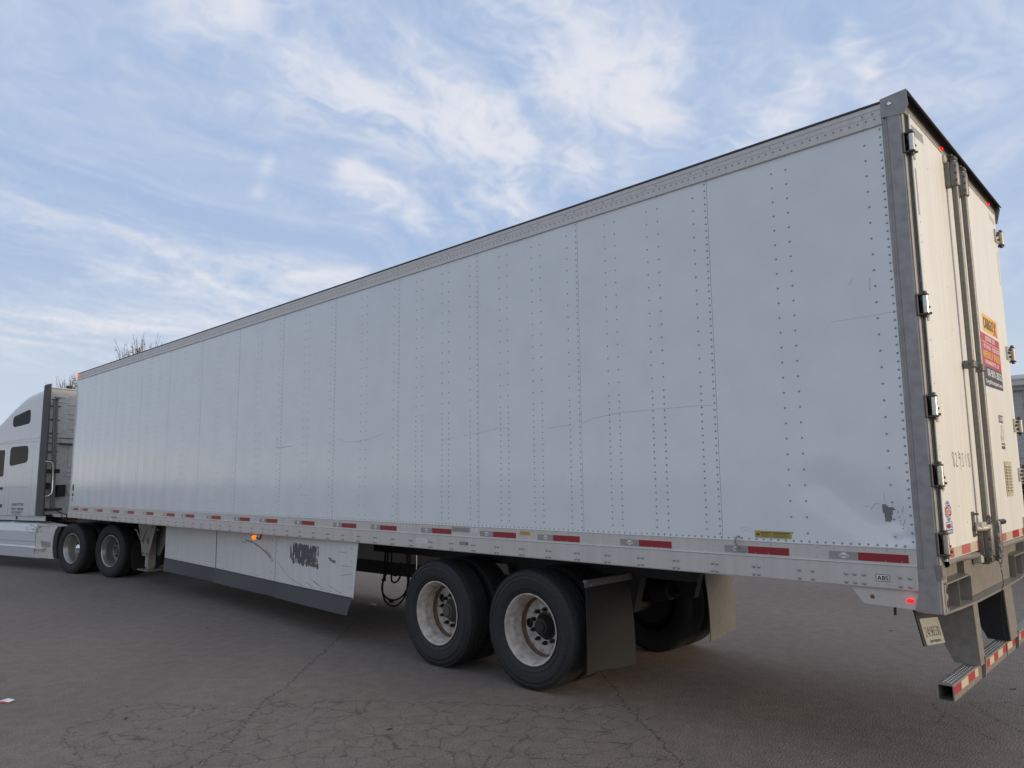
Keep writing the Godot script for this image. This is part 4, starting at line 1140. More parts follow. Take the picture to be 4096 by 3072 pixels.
func door_print(t: Node3D) -> void:
	var X := RX(0.1403)
	# recruiting poster
	var p := part(t, "poster", MB.new().at(X).prism(V2([[1.50, 2.425], [2.135, 2.435], [2.14, 3.02], [1.50, 3.015]]), 0, 0.0008), M.white_print, "yellow red and black recruiting poster")
	var Y := RX(0.1412)
	part(p, "yellow_field", MB.new().at(Y).prism(rrect(1.60, 2.855, 2.125, 2.992, 0.01), 0, 0.0004), M.poster_yellow)
	part(p, "red_field", MB.new().at(Y).prism(V2([[1.50, 2.585], [2.138, 2.585], [2.138, 2.835], [1.50, 2.835]]), 0, 0.0004), M.poster_red)
	part(p, "black_field", MB.new().at(Y).prism(V2([[1.50, 2.428], [2.135, 2.436], [2.138, 2.584], [1.50, 2.584]]), 0, 0.0004), M.poster_dark)
	var Z := RX(0.1417)
	part(p, "white_line", MB.new().at(Z).prism(V2([[1.52, 2.765], [2.10, 2.765], [2.10, 2.769], [1.52, 2.769]]), 0, 0.0004), M.white_print)
	text(p, "lettering", "CARGO", Vector2(1.79, 2.925), 0.32, 0.085, M.black_print, Z)
	text(p, "lettering", "X", Vector2(2.02, 2.918), 0.13, 0.115, M.red_print, Z)
	text(p, "lettering", "JOIN US", Vector2(1.80, 2.80), 0.34, 0.045, M.white_print, Z)
	text(p, "lettering", "· REGIONAL · DEDICATED", Vector2(1.83, 2.737), 0.58, 0.030, M.white_print, Z)
	text(p, "lettering", "WEEKLY PAID", Vector2(1.81, 2.677), 0.58, 0.055, M.yellow_print, Z)
	text(p, "lettering", "SACRAMENTO, CA", Vector2(1.80, 2.616), 0.48, 0.034, M.white_print, Z)
	text(p, "lettering", "00-501-2032", Vector2(1.86, 2.541), 0.50, 0.056, M.white_print, Z)
	text(p, "lettering", "CargoXtransport.com", Vector2(1.82, 2.465), 0.57, 0.040, M.white_print, Z)
	# caution sticker
	var c := part(t, "caution_sticker", MB.new().at(X).prism(V2([[1.855, 2.175], [2.005, 2.175], [2.005, 2.232], [1.855, 2.232]]), 0, 0.0008), M.poster_dark)
	text(c, "lettering", "CAUTION", Vector2(1.93, 2.203), 0.135, 0.036, M.white_print, RX(0.1413))
	var dr := MB.new().at(RX(0.1408))
	for l in [[[1.885, 2.10], [1.93, 2.16], [1.945, 2.15], [1.90, 2.09], [1.885, 2.10]], [[1.96, 2.155], [1.985, 2.12], [1.985, 2.07], [1.96, 2.045], [1.935, 2.06]], [[1.945, 2.12], [1.965, 2.10], [1.965, 2.07], [1.94, 2.05]], [[1.875, 2.085], [1.875, 2.035], [1.92, 2.03]], [[1.885, 2.08], [1.885, 2.04]], [[1.893, 2.08], [1.893, 2.04]], [[1.901, 2.08], [1.901, 2.04]], [[1.93, 2.06], [1.95, 2.04], [1.97, 2.03]]]:
		var q := []
		for a in l: q.append(Vector2(a[0], a[1]))
		dr.ribbon(q, 0.0035)
	part(c, "pictogram", dr, M.mark)
	text(c, "lettering", "THIS VEHICLE MAKES", Vector2(1.935, 2.012), 0.13, 0.014, M.mark, RX(0.1404))
	text(c, "lettering", "WIDE RIGHT TURNS", Vector2(1.935, 1.985), 0.13, 0.024, M.mark, RX(0.1404))
	# louvred vent
	var v := part(t, "vent", MB.new().at(RX(0.1404)).prism(V2([[1.885, 1.64], [2.12, 1.64], [2.13, 1.88], [1.885, 1.88]]), 0, 0.006), M.cream_tape)
	part(v, "vent_flange", MB.new().at(RX(0.1404)).prism(V2([[1.89, 1.615], [2.11, 1.615], [2.12, 1.639], [1.89, 1.639]]), 0, 0.004), M.cream_tape)
	for i in 9:
		for j in 2:
			var u := 1.945 + 0.105 * j; var y := 1.842 - i * 0.0225
			var lo := MB.new().at(RX(0.1465))
			lo.q(Vector3(u - 0.04, y - 0.012, 0.0), Vector3(u + 0.04, y - 0.012, 0.0), Vector3(u + 0.038, y - 0.003, 0.009), Vector3(u - 0.038, y - 0.003, 0.009))
			lo.q(Vector3(u - 0.038, y - 0.003, 0.009), Vector3(u + 0.038, y - 0.003, 0.009), Vector3(u + 0.04, y + 0.006, 0.0), Vector3(u - 0.04, y + 0.006, 0.0))
			part(v, "louvre", lo, M.cream_tape)
	# hand-written number
	var w := MB.new().at(RX(0.1405))
	var x0 := 0.36
	var digits := {
		"8": [[0.55, 0.95], [0.25, 1.0], [0.1, 0.8], [0.4, 0.5], [0.75, 0.2], [0.5, 0.0], [0.3, 0.15], [0.5, 0.5], [0.55, 0.95]],
		"2": [[0.1, 0.85], [0.35, 1.0], [0.5, 0.75], [0.2, 0.15], [0.15, 0.05], [0.7, 0.08]],
		"9": [[0.6, 0.9], [0.3, 1.0], [0.2, 0.7], [0.5, 0.6], [0.6, 0.95], [0.58, 0.4], [0.55, -0.2]],
		"3": [[0.2, 0.9], [0.45, 1.0], [0.5, 0.75], [0.3, 0.55], [0.55, 0.3], [0.45, 0.05], [0.2, 0.1]],
		"1": [[0.35, 1.0], [0.45, 0.1]]}
	for ch in "829318":
		var q := []
		for a in digits[ch]: q.append(Vector2(x0 + a[0] * 0.085, 1.828 + a[1] * 0.088))
		w.ribbon(q, 0.0062)
		x0 += 0.078
	part(t, "handwritten_number", w, M.black_print)
	# globe badge
	var g := part(t, "globe_badge", MB.new().at(X).prism(ellipse(0.165, 1.569, 0.062, 0.064, 28), 0, 0.0008), M.white_print, "blue globe badge with a red band")
	part(g, "globe", MB.new().at(RX(0.1412)).prism(ellipse(0.165, 1.569, 0.058, 0.060, 28), 0, 0.0004), M.blue_print)
	for l in [[[0.165, 1.629], [0.165, 1.509]], [[0.145, 1.626], [0.125, 1.60], [0.125, 1.54], [0.145, 1.512]], [[0.185, 1.626], [0.205, 1.60], [0.205, 1.54], [0.185, 1.512]], [[0.122, 1.608], [0.208, 1.608]], [[0.122, 1.530], [0.208, 1.530]]]:
		var q := []
		for a in l: q.append(Vector2(a[0], a[1]))
		part(g, "meridian", MB.new().at(RX(0.1418)).ribbon(q, 0.0035), M.white_print)
	part(g, "band_edge", MB.new().at(RX(0.1419)).prism(V2([[0.097, 1.538], [0.14, 1.546], [0.19, 1.533], [0.233, 1.545], [0.233, 1.600], [0.19, 1.590], [0.14, 1.602], [0.097, 1.594]]), 0, 0.0003), M.white_print)
	part(g, "band", MB.new().at(RX(0.1423)).prism(V2([[0.100, 1.542], [0.14, 1.550], [0.19, 1.537], [0.230, 1.549], [0.230, 1.596], [0.19, 1.586], [0.14, 1.598], [0.100, 1.590]]), 0, 0.0003), M.red_print)
	text(g, "lettering", "UTILITY", Vector2(0.165, 1.568), 0.108, 0.032, M.white_print, RX(0.1428))
	var n := part(t, "model_badge", MB.new().at(X).prism(rrect(0.095, 1.438, 0.238, 1.508, 0.008), 0, 0.0008), M.blue_print, "blue and white model badge")
	part(n, "badge_face", MB.new().at(RX(0.1412)).prism(rrect(0.101, 1.464, 0.232, 1.503, 0.005), 0, 0.0004), M.white_print)
	text(n, "lettering", "4000", Vector2(0.137, 1.483), 0.062, 0.028, M.red_print, RX(0.1417))
	text(n, "lettering", "D-X", Vector2(0.200, 1.483), 0.055, 0.028, M.blue_print, RX(0.1417))
	text(n, "lettering", "COMPOSITE", Vector2(0.166, 1.4505), 0.12, 0.014, M.white_print, RX(0.1412))

func running_gear(t: Node3D) -> void:
	tyre = tyre_mesh()
	wheel(t, "wheel", Vector3(-4.335, 0.50, -0.05), false, M.rim_white, M.hub, M.hub, false, PI / 3, "dual wheel with rusty white rim and grey hub")
	wheel(t, "wheel", Vector3(-3.105, 0.50, -0.05), false, M.rim_white, M.hub_black, M.hub_black, false, PI / 2, "dual wheel with dirty white rim and black hub")
	wheel(t, "wheel", Vector3(-4.335, 0.50, -2.54), true, M.rim_white, M.hub, M.hub, false, 0.2)
	wheel(t, "wheel", Vector3(-3.105, 0.50, -2.54), true, M.rim_white, M.hub, M.hub, false, 0.9)
	for x in [-4.335, -3.105]:
		part(t, "axle", MB.new().cyl(Vector3(x, 0.50, -0.60), Vector3(x, 0.50, -1.99), 0.065, 16), M.black_steel)
		for z in [-0.80, -1.79]:
			part(t, "brake_chamber", MB.new().cyl(Vector3(x + 0.14, 0.62, z), Vector3(x + 0.34, 0.66, z), 0.085, 16), M.black_steel)
	for z in [-0.78, -1.81]:
		part(t, "slider_rail", MB.new().bb(Vector3(-6.3, 0.93, z - 0.05), Vector3(-1.9, 1.168, z + 0.05)), M.black_steel)
		for x in [-4.9, -3.72, -2.56]: part(t, "spring_hanger", MB.new().at(SZ(z - 0.045)).prism(V2([[x - 0.16, 0.929], [x + 0.16, 0.929], [x + 0.07, 0.62], [x - 0.07, 0.62]]), 0, 0.09), M.black_steel)
		for x in [-4.335, -3.105]:
			var pts := []
			for i in 9: pts.append(Vector3(x - 0.52 + i * 0.13, 0.66 - 0.07 * sin(PI * i / 8.0), z))
			part(t, "leaf_spring", MB.new().tube(pts, 0.035, 6), M.black_steel)
	part(t, "slider_crossmember", MB.new().bb(Vector3(-2.16, 0.95, -1.76), Vector3(-2.06, 1.06, -0.83)), M.black_steel)
	# mud flaps
	for f in [[-0.09, 1], [-2.50, -1]]:
		var zo: float = f[0]; var s: float = f[1]
		var x0 := -2.50 if s > 0 else -2.44
		var FP := PackedVector3Array()
		for i in 9:
			for j in 7:
				var u := j / 6.0; var v := i / 8.0
				FP.append(Vector3(x0 + 0.035 * sin(v * 2.2) * (0.4 + 0.6 * u) - 0.02 * v * cos(u * 4.0), lerpf(0.905, 0.215 + 0.012 * sin(u * 5.0), v), zo - s * 0.61 * u))
		var mb := MB.new().grid(FP, 9, 7)
		var FQ := PackedVector3Array()
		for p in FP: FQ.append(p - Vector3(0.008, 0, 0))
		mb.grid(FQ, 9, 7)
		for j in 6: mb.q(FP[56 + j], FP[57 + j], FQ[57 + j], FQ[56 + j])
		for i in 8:
			mb.q(FP[i * 7], FP[i * 7 + 7], FQ[i * 7 + 7], FQ[i * 7])
			mb.q(FP[i * 7 + 6], FP[i * 7 + 13], FQ[i * 7 + 13], FQ[i * 7 + 6])
		var fl := part(t, "mud_flap", mb, M.flap if s > 0 else M.flap_grey)
		part(fl, "flap_bracket", MB.new().at(XS).prism(V2([[zo + 0.03 * s, 0.905], [zo + 0.03 * s, 0.940], [zo - 0.66 * s, 0.965], [zo - 0.66 * s, 0.905]]), -x0 - 0.012, -x0 - 0.006), M.steel_rod)
		part(fl, "flap_bar", MB.new().bb(Vector3(x0 - 0.03, 0.935, zo - 1.0 * s if s > 0 else zo + 0.0), Vector3(x0 + 0.006, 0.96, zo if s > 0 else zo + 1.0)), M.steel_rod)
		for k in 2: part(fl, "flap_bolt", MB.new().cyl(Vector3(x0 + 0.008, 0.92, zo - s * (0.05 + 0.13 * k)), Vector3(x0 + 0.02, 0.92, zo - s * (0.05 + 0.13 * k)), 0.008, 8), M.galv)
	# landing gear
	for z in [-0.42, -2.17]:
		var n: bool = z > -1.0
		var pl := PackedVector2Array()
		var lg := part(t, "landing_leg", MB.new().bb(Vector3(-12.86, 0.30, z - 0.16), Vector3(-12.72, 1.13, z - 0.03)), M.galv)
		part(lg, "leg_gusset", MB.new().at(SZ(z)).prism(V2([[-13.20, 1.05], [-12.36, 1.05], [-12.63, 0.50], [-12.93, 0.495], [-13.12, 0.92]]), -0.012, 0.0), M.sill)  # this gusset is coloured darker for the shade under the trailer
		part(lg, "leg_gusset", MB.new().at(SZ(z - 0.18)).prism(V2([[-13.20, 1.05], [-12.10, 1.05], [-12.60, 0.50], [-12.93, 0.495]]), -0.012, 0.0), M.galv)
		for x in [-12.92, -12.68]: part(lg, "painted_gusset_hole", MB.new().at(SZ(z + 0.0005)).prism(ellipse(x, 0.76, 0.036, 0.055, 14), 0, 0.001), M.hose)  # flat black ovals, the dark of the holes painted on the plate
		for x in [-12.89, -12.70]: part(lg, "gusset_bolt", MB.new().cyl(Vector3(x, 0.54, z), Vector3(x, 0.54, z + 0.012), 0.014, 8), M.hub)
		part(lg, "inner_leg", MB.new().bb(Vector3(-12.84, 0.262, z - 0.145), Vector3(-12.74, 0.34, z - 0.045)), M.galv)
		part(lg, "foot", MB.new().cbox(Vector3(-12.78, 0.250, z - 0.09), Vector3(0.46, 0.022, 0.28), 0.006), M.sill)
		if n: part(lg, "crank", MB.new().tube([Vector3(-13.22, 0.95, z + 0.04), Vector3(-13.10, 0.94, z + 0.05), Vector3(-12.86, 0.78, z + 0.06), Vector3(-12.78, 0.80, z + 0.06), Vector3(-12.62, 1.0, z + 0.05), Vector3(-12.50, 1.02, z + 0.02), Vector3(-12.36, 0.96, z - 0.06)], 0.014, 8), M.galv)
	part(t, "landing_cross_brace", MB.new().cyl(Vector3(-12.79, 0.62, -0.57), Vector3(-12.79, 0.62, -2.24), 0.03, 10), M.dark_steel)
	part(t, "coupler_plate", MB.new().bb(Vector3(-15.75, 1.10, -2.2), Vector3(-13.6, 1.168, -0.42)), M.dark_steel)
	# air hoses in front of the axles
	for a in [[[-6.62, 1.0], [-6.67, 0.60], [-6.76, 0.42], [-6.72, 0.31], [-6.58, 0.262], [-6.42, 0.285], [-6.28, 0.37], [-6.20, 0.52], [-6.18, 1.0]], [[-6.68, 1.0], [-6.71, 0.60], [-6.75, 0.40], [-6.70, 0.25], [-6.57, 0.19], [-6.41, 0.22], [-6.26, 0.36], [-6.21, 0.56]], [[-6.56, 0.98], [-6.56, 0.56], [-6.53, 0.49], [-6.45, 0.50], [-6.38, 0.57], [-6.36, 0.75]], [[-6.53, 0.58], [-6.45, 0.58], [-6.40, 0.68]], [[-6.24, 1.0], [-6.22, 0.55], [-6.18, 0.45]]]:
		var q := []
		for p in a: q.append(Vector3(p[0], p[1], -1.2))
		var sm := []
		for i in q.size() - 1:
			var p0: Vector3 = q[maxi(i - 1, 0)]; var p3: Vector3 = q[mini(i + 2, q.size() - 1)]
			for k in 4: sm.append((q[i] as Vector3).cubic_interpolate(q[i + 1], p0, p3, k / 4.0))
		sm.append(q[q.size() - 1])
		part(t, "air_hose", MB.new().tube(sm, 0.012, 8), M.hose)
	for c in [[-6.72, 0.50], [-6.56, 0.24], [-6.23, 0.40]]: part(t, "hose_clip", MB.new().cbox(Vector3(c[0], c[1], -1.2), Vector3(0.05, 0.03, 0.05), 0.006), M.hose)
	part(t, "hose_clip", MB.new().cbox(Vector3(-6.38, 0.62, -1.2), Vector3(0.06, 0.07, 0.05), 0.01), M.hose)

func skirts(t: Node3D) -> void:
	for far in [false, true]:
		var o := Vector3(-5.65, 0, -0.025) if not far else Vector3(-5.65, 0, -2.565)
		var e := Vector3(-11.73, 0, -0.35) if not far else Vector3(-11.73, 0, -2.24)
		var ux := (o - e).normalized()
		var S := Transform3D(Basis(ux, Vector3.UP, ux.cross(Vector3.UP)), o)
		var L := o.distance_to(e)
		var xs := [[0.0, -1.944], [-1.964, -3.894], [-3.914, -L]]
		var yb := [[0.512, 0.520], [0.520, 0.536], [0.536, 0.540]]
		var fb := [[0.312, 0.325], [0.325, 0.333], [0.333, 0.325]]
		for k in 3:
			var a: float = xs[k][0]; var b: float = xs[k][1]
			var off := 0.0 if k != 1 else -0.004
			var sa := 0.05 if k == 0 else 0.0
			var sk := part(t, "side_skirt", MB.new().at(S * SZ(off)).prism(V2([[a + sa, 1.16], [b, 1.16], [b, yb[k][1] - 0.02], [a - sa, yb[k][0] - 0.02]]), -0.005, 0.0), M.skirt)
			var fa := a - (0.15 if k == 0 else 0.0)
			var P := PackedVector3Array()
			for i in 5:
				for j in 9:
					var u := j / 8.0; var v := i / 4.0
					var xa := lerpf(a - sa - 0.006, fa, v)
					var xb := b + (0.03 * v * v if k == 2 else 0.0)
					P.append(Vector3(lerpf(xb, xa, u), lerpf(lerpf(yb[k][1], yb[k][0], u), lerpf(fb[k][1], fb[k][0], u), v), 0.002 + 0.014 * v * sin(u * 3.0 + k) + 0.012 * v))
			var mb := MB.new().at(S * SZ(off)).grid(P, 5, 9)
			part(sk, "rubber_flap", mb, M.skirt_rubber)
			part(sk, "flap_strip", MB.new().at(S * SZ(off + 0.0005)).prism(V2([[a - sa, yb[k][0]], [b, yb[k][1]], [b, yb[k][1] - 0.012], [a - sa, yb[k][0] - 0.012]]), 0.0, 0.006), M.dark_trim)
			if far: continue
			for i in 9:
				part(sk, "bolt", MB.new().at(S * Transform3D(Basis.IDENTITY, Vector3(lerpf(a - 0.09, b + 0.06, i / 8.0), lerpf(yb[k][0], yb[k][1], i / 8.0) + 0.02, off))).lathe([Vector2(0, 0.004), Vector2(0.006, 0.0)], 6, true), M.hub)
			for i in 4:
				for x in [a - 0.10 - 0.0, b + 0.045]:
					part(sk, "bolt", MB.new().at(S * Transform3D(Basis.IDENTITY, Vector3(x, 0.62 + i * 0.14, off))).lathe([Vector2(0, 0.004), Vector2(0.007, 0.0)], 6, true), M.hub)
		if far: continue
		for x in [-1.954, -3.904]:
			part(t, "skirt_joint", MB.new().at(S).prism(V2([[x - 0.014, 1.14], [x + 0.014, 1.14], [x + 0.014, 0.35], [x - 0.014, 0.35]]), -0.016, -0.0105), M.dark_trim)
		# scraped adhesive patch
		rng.seed = 44
		var ad := MB.new().at(S * SZ(0.0006))
		var nz := noise(9.0, 71, 4)
		var cw := 0.0085
		for i in 86:
			for j in 28:
				var x := -1.56 + i * cw; var y := 0.775 + j * 0.0095 - (x + 1.56) * 0.03
				var u := i / 86.0; var v := j / 28.0
				var edge := minf(minf(u * 5.0, (1.0 - u) * 9.0), minf(v * 9.0, (1.0 - v) * 9.0))
				var g := nz.get_noise_2d(x * 2.2, y * 0.35) + 0.5 * nz.get_noise_2d(x * 1.0 + 7.0, y * 1.0)
				if g < 0.62 * clampf(edge, 0.0, 1.0) - 0.18:
					ad.q(Vector3(x, y, 0), Vector3(x + cw, y, 0), Vector3(x + cw, y + 0.0095, 0), Vector3(x, y + 0.0095, 0))
		part(t, "adhesive_patch", ad, M.grey_print)
		var sc := MB.new().at(S * SZ(0.0008))
		for l in [[[-2.90, 0.995], [-2.70, 0.985], [-2.45, 0.935], [-2.2, 0.86], [-2.02, 0.77]], [[-2.86, 0.985], [-2.65, 0.972], [-2.4, 0.915], [-2.1, 0.80]], [[-3.0, 0.965], [-2.85, 0.955]], [[-2.25, 0.90], [-2.06, 0.82]]]:
			var q := []
			for a in l: q.append(Vector2(a[0], a[1]))
			sc.ribbon(q, 0.007)
		for l in [[[-1.93, 0.78], [-1.75, 0.70]], [[-1.80, 0.71], [-1.55, 0.60], [-1.2, 0.53]], [[-1.0, 0.63], [-0.78, 0.57]], [[-0.95, 0.61], [-0.7, 0.545]], [[-1.15, 0.585], [-0.9, 0.53]], [[-0.6, 0.60], [-0.3, 0.535]], [[-0.35, 0.99], [-0.2, 0.985]], [[-0.3, 0.84], [-0.08, 0.845]], [[-0.32, 0.73], [-0.12, 0.76]]]:
			var q := []
			for a in l: q.append(Vector2(a[0], a[1]))
			sc.ribbon(q, 0.0045)
		part(t, "skirt_scratches", sc, M.mark).set_meta("kind", "stuff")
		for l in [[-0.60, 0.905, 0.07], [-0.58, 0.885, 0.14], [-0.52, 0.868, 0.08]]:
			part(t, "torn_sticker", MB.new().at(S * SZ(0.0008)).ribbon([Vector2(l[0], l[1]), Vector2(l[0] + l[2], l[1] - 0.008)], 0.013), M.grey_print)
	# amber lamp hanging in front of the skirt
	var al := MB.new()
	al.X = Transform3D(Basis(Vector3(1.25, 0, 0), Vector3(0, 1, 0), Vector3(0, 0, 1)), Vector3(-7.945, 1.066, -0.004))
	al.lathe([Vector2(0, 0.028), Vector2(0.018, 0.025), Vector2(0.027, 0.014), Vector2(0.030, 0.0), Vector2(0.030, -0.016), Vector2(0.0, -0.02)], 18, true)
	var am := part(t, "side_lamp", al, M.amber_lamp)
	part(am, "lamp_wire", MB.new().tube([Vector3(-7.91, 1.062, -0.018), Vector3(-7.86, 1.055, -0.015), Vector3(-7.82, 1.05, -0.012), Vector3(-7.79, 1.065, -0.012), Vector3(-7.775, 1.12, -0.014)], 0.011, 8), M.hose)
	lamp_light(am, Vector3(-7.945, 1.066, 0.06), Color(1, 0.55, 0.1), 0.0007)

# ------------------------------------------------------------------ tractor (s runs forward from the first drive axle, z outwards)
func SP(a: Array) -> PackedVector2Array:
	var r := PackedVector2Array()
	for p in a: r.append(Vector2(-p[0], p[1]))
	return r

func loft(sec: Array, zc: float) -> MB:
	var P := PackedVector3Array()
	var cols := 0
	for c in sec:
		var row := PackedVector3Array()
		var s: float = c[0]; var w: float = c[1]; var yb: float = c[2]; var ysh: float = c[3]; var yt: float = c[4]; var ins: float = c[5]
		row.append(Vector3(-s, yb, zc + w)); row.append(Vector3(-s, lerpf(yb, ysh, 0.5), zc + w)); row.append(Vector3(-s, ysh - 0.02, zc + w))
		for i in 7:
			var a := PI / 2 * i / 6.0
			row.append(Vector3(-s, ysh + (yt - ysh) * sin(a), zc + w - ins * (1.0 - cos(a))))
		row.append(Vector3(-s, yt + 0.03, zc))
		for i in range(row.size() - 2, -1, -1): row.append(Vector3(row[i].x, row[i].y, 2 * zc - row[i].z))
		cols = row.size()
		P.append_array(row)
	return MB.new().grid(P, sec.size(), cols)

func build_tractor() -> void:
	var t := thing("truck_tractor", "white sleeper cab truck tractor coupled to the long box trailer", "truck", Vector3(-15.45, 0, -0.06), deg_to_rad(13.0))
	var body := loft([[1.66, 1.238, 1.12, 3.74, 3.92, 0.22], [1.85, 1.238, 1.12, 3.72, 3.90, 0.24], [2.4, 1.238, 1.12, 3.62, 3.81, 0.26], [2.93, 1.238, 1.12, 3.40, 3.58, 0.28], [3.15, 1.238, 1.12, 3.28, 3.46, 0.30], [3.46, 1.238, 1.12, 3.12, 3.31, 0.32], [4.0, 1.22, 1.12, 2.86, 3.04, 0.34], [4.55, 1.16, 1.12, 2.55, 2.74, 0.36], [5.25, 1.02, 1.05, 1.80, 1.98, 0.30]], -1.25)
	part(t, "cab_shell", body, M.cab)
	part(t, "hood", loft([[5.25, 0.98, 0.70, 1.62, 1.90, 0.30], [5.9, 0.92, 0.70, 1.50, 1.76, 0.30], [6.6, 0.80, 0.65, 1.30, 1.55, 0.30], [6.9, 0.66, 0.60, 1.05, 1.25, 0.28], [6.98, 0.4, 0.60, 0.85, 0.9, 0.2]], -1.25), M.cab)
	part(t, "bumper", MB.new().cbox(Vector3(-6.85, 0.45, -1.25), Vector3(0.30, 0.36, 2.3), 0.06), M.cab)
	var ws := MB.new()
	ws.q(Vector3(-4.66, 2.56, -0.38), Vector3(-5.2, 1.95, -0.52), Vector3(-5.2, 1.95, -1.98), Vector3(-4.66, 2.56, -2.12))
	part(t, "windscreen", ws, M.glass_dark)
	# skin panels of the sleeper and cab, gaps between them
	part(t, "upper_side_panel", MB.new().at(SZ(-0.0115)).prism(SP([[1.66, 2.734], [3.55, 2.712], [3.55, 3.02], [3.15, 3.25], [2.93, 3.375], [2.4, 3.595], [1.66, 3.71]]), 0, 0.012), M.cab)
	part(t, "side_panel", MB.new().at(SZ(-0.0115)).prism(SP([[1.895, 1.745], [2.99, 1.745], [2.99, 2.702], [1.895, 2.722]]), 0, 0.012), M.cab)
	part(t, "corner_panel", MB.new().at(SZ(-0.0115)).prism(SP([[1.66, 1.13], [1.882, 1.13], [1.882, 2.722], [1.66, 2.724]]), 0, 0.015), M.cab)
	var sd := part(t, "storage_door", MB.new().at(SZ(-0.0115)).prism(SP([[1.895, 1.13], [2.80, 1.13], [2.80, 1.733], [1.895, 1.733]]), 0, 0.012), M.cab)
	part(t, "side_panel", MB.new().at(SZ(-0.0115)).prism(SP([[2.812, 1.13], [2.99, 1.13], [2.99, 1.733], [2.812, 1.733]]), 0, 0.012), M.cab)
	var cd := part(t, "cab_door", MB.new().at(SZ(-0.0235)).prism(SP([[3.002, 1.13], [4.25, 1.13], [4.25, 1.95], [4.0, 2.68], [3.002, 2.69]]), 0, 0.022), M.cab)
	part(cd, "door_window", MB.new().at(SZ(-0.0014)).prism(round_poly([Vector2(-3.12, 1.98), Vector2(-4.12, 1.98), Vector2(-3.9, 2.58), Vector2(-3.12, 2.58)], 0.06), 0, 0.003), M.glass_dark)
	part(cd, "door_handle", MB.new().cbox(Vector3(-3.2, 1.72, 0.015), Vector3(0.2, 0.05, 0.03), 0.01), M.lens_black)
	part(t, "door_latch", MB.new().cbox(Vector3(-3.13, 1.33, 0.004), Vector3(0.10, 0.07, 0.012), 0.004), M.lens_black)
	for w in [[[2.85, 3.075], [2.872, 3.31], [2.136, 3.46], [2.124, 3.135]], [[2.875, 2.205], [2.88, 2.635], [2.125, 2.648], [2.112, 2.285]]]:
		var q := []
		for p in w: q.append(Vector2(-p[0], p[1]))
		var win := part(t, "sleeper_window", MB.new().at(SZ(0.0006)).prism(round_poly(q, 0.10, 5), 0, 0.004), M.glass_dark)
		for k in 2:
			var c: Vector2 = q[1].lerp(q[2], 0.28 + 0.45 * k) - Vector2(0, 0.045)
			part(win, "window_latch", MB.new().cbox(Vector3(c.x, c.y, 0.006), Vector3(0.07, 0.016, 0.004), 0.0015), M.lens_black)
	text(sd, "lettering", "JH KALOTY INC", Vector2(-2.40, 1.358), 0.50, 0.075, M.black_print, SZ(0.001))
	text(sd, "lettering", "USDOT 3850438", Vector2(-2.405, 1.268), 0.53, 0.052, M.black_print, SZ(0.001), true)
	text(sd, "lettering", "VIN KN200177", Vector2(-2.405, 1.195), 0.49, 0.050, M.black_print, SZ(0.001), true)
	for k in 7: part(sd, "small_print", MB.new().at(SZ(0.0012)).ribbon([Vector2(-2.58 + k * 0.052, 1.150), Vector2(-2.545 + k * 0.052, 1.150)], 0.014), M.mark)
	# character line pressed along the side
	part(t, "body_crease", MB.new().at(SZ(0.0004)).prism(SP([[1.70, 2.80], [2.4, 2.79], [3.5, 2.735], [3.5, 2.77], [2.4, 2.835], [1.70, 2.845]]), 0, 0.008), M.cab)
	# side extenders behind the sleeper
	for z in [-0.030, -2.50]:
		part(t, "side_extender", MB.new().at(SZ(z)).prism(SP([[1.650, 3.93], [1.60, 3.955], [1.41, 3.965], [1.385, 2.73], [1.345, 1.13], [1.632, 1.13], [1.628, 2.72]]), 0, 0.032), M.skirt_rubber)
	part(t, "cab_skirt", MB.new().cbox(Vector3(-2.6, 1.075, -0.045), Vector3(2.55, 0.105, 0.03), 0.006), M.cab)
	part(t, "skirt_catch", MB.new().cbox(Vector3(-2.45, 1.075, -0.026), Vector3(0.06, 0.07, 0.012), 0.003), M.lens_black)
	# back wall of the sleeper
	var bw := part(t, "back_wall", MB.new().bb(Vector3(-1.66, 1.15, -2.44), Vector3(-1.62, 2.80, -0.055)), M.cab_back)
	var bu := part(t, "back_wall_top", MB.new().bb(Vector3(-1.66, 2.815, -2.44), Vector3(-1.60, 3.90, -0.055)), M.cab_back)
	part(t, "roof_cap", MB.new().cbox(Vector3(-1.62, 3.905, -1.25), Vector3(0.10, 0.03, 2.3), 0.01), M.cab)
	for r in [[3.72, -0.22, -0.46], [3.60, -0.2, -0.5], [3.55, -0.50, -1.9], [3.35, -0.52, -1.9], [3.25, -0.52, -1.9], [3.02, -0.52, -1.9]]:
		part(bu, "pressed_rib", MB.new().cbox(Vector3(-1.597, r[0], (r[1] + r[2]) / 2), Vector3(0.018, 0.045 if r[0] > 3.7 else 0.02, r[1] - r[2]), 0.006), M.cab_back)
	for r in [[2.40, 0.46, -0.58, -1.1], [2.07, 0.04, -0.55, -1.1], [1.98, 0.04, -0.55, -1.1]]:
		part(bw, "pressed_panel", MB.new().cbox(Vector3(-1.617, r[0], (r[2] + r[3]) / 2), Vector3(0.02, r[1], r[2] - r[3]), 0.008), M.cab_back)
	part(bw, "pressed_ring", MB.new().at(Transform3D(Basis(Vector3.UP, PI / 2), Vector3(-1.62, 1.72, -0.78))).lathe([Vector2(0.2, 0), Vector2(0.19, 0.02), Vector2(0.16, 0.02), Vector2(0.15, 0.0)], 24, true), M.cab_back)
	for y in [3.5, 3.2, 2.9, 2.5, 2.3]: part(t, "wall_rail", MB.new().bb(Vector3(-1.60, y - 0.012, -0.34), Vector3(-1.585, y + 0.012, -0.06)), M.dark_steel)
	part(t, "strut_rod", MB.new().cyl(Vector3(-1.56, 2.69, -0.1), Vector3(-1.56, 2.67, -0.9), 0.014, 8), M.steel_rod)
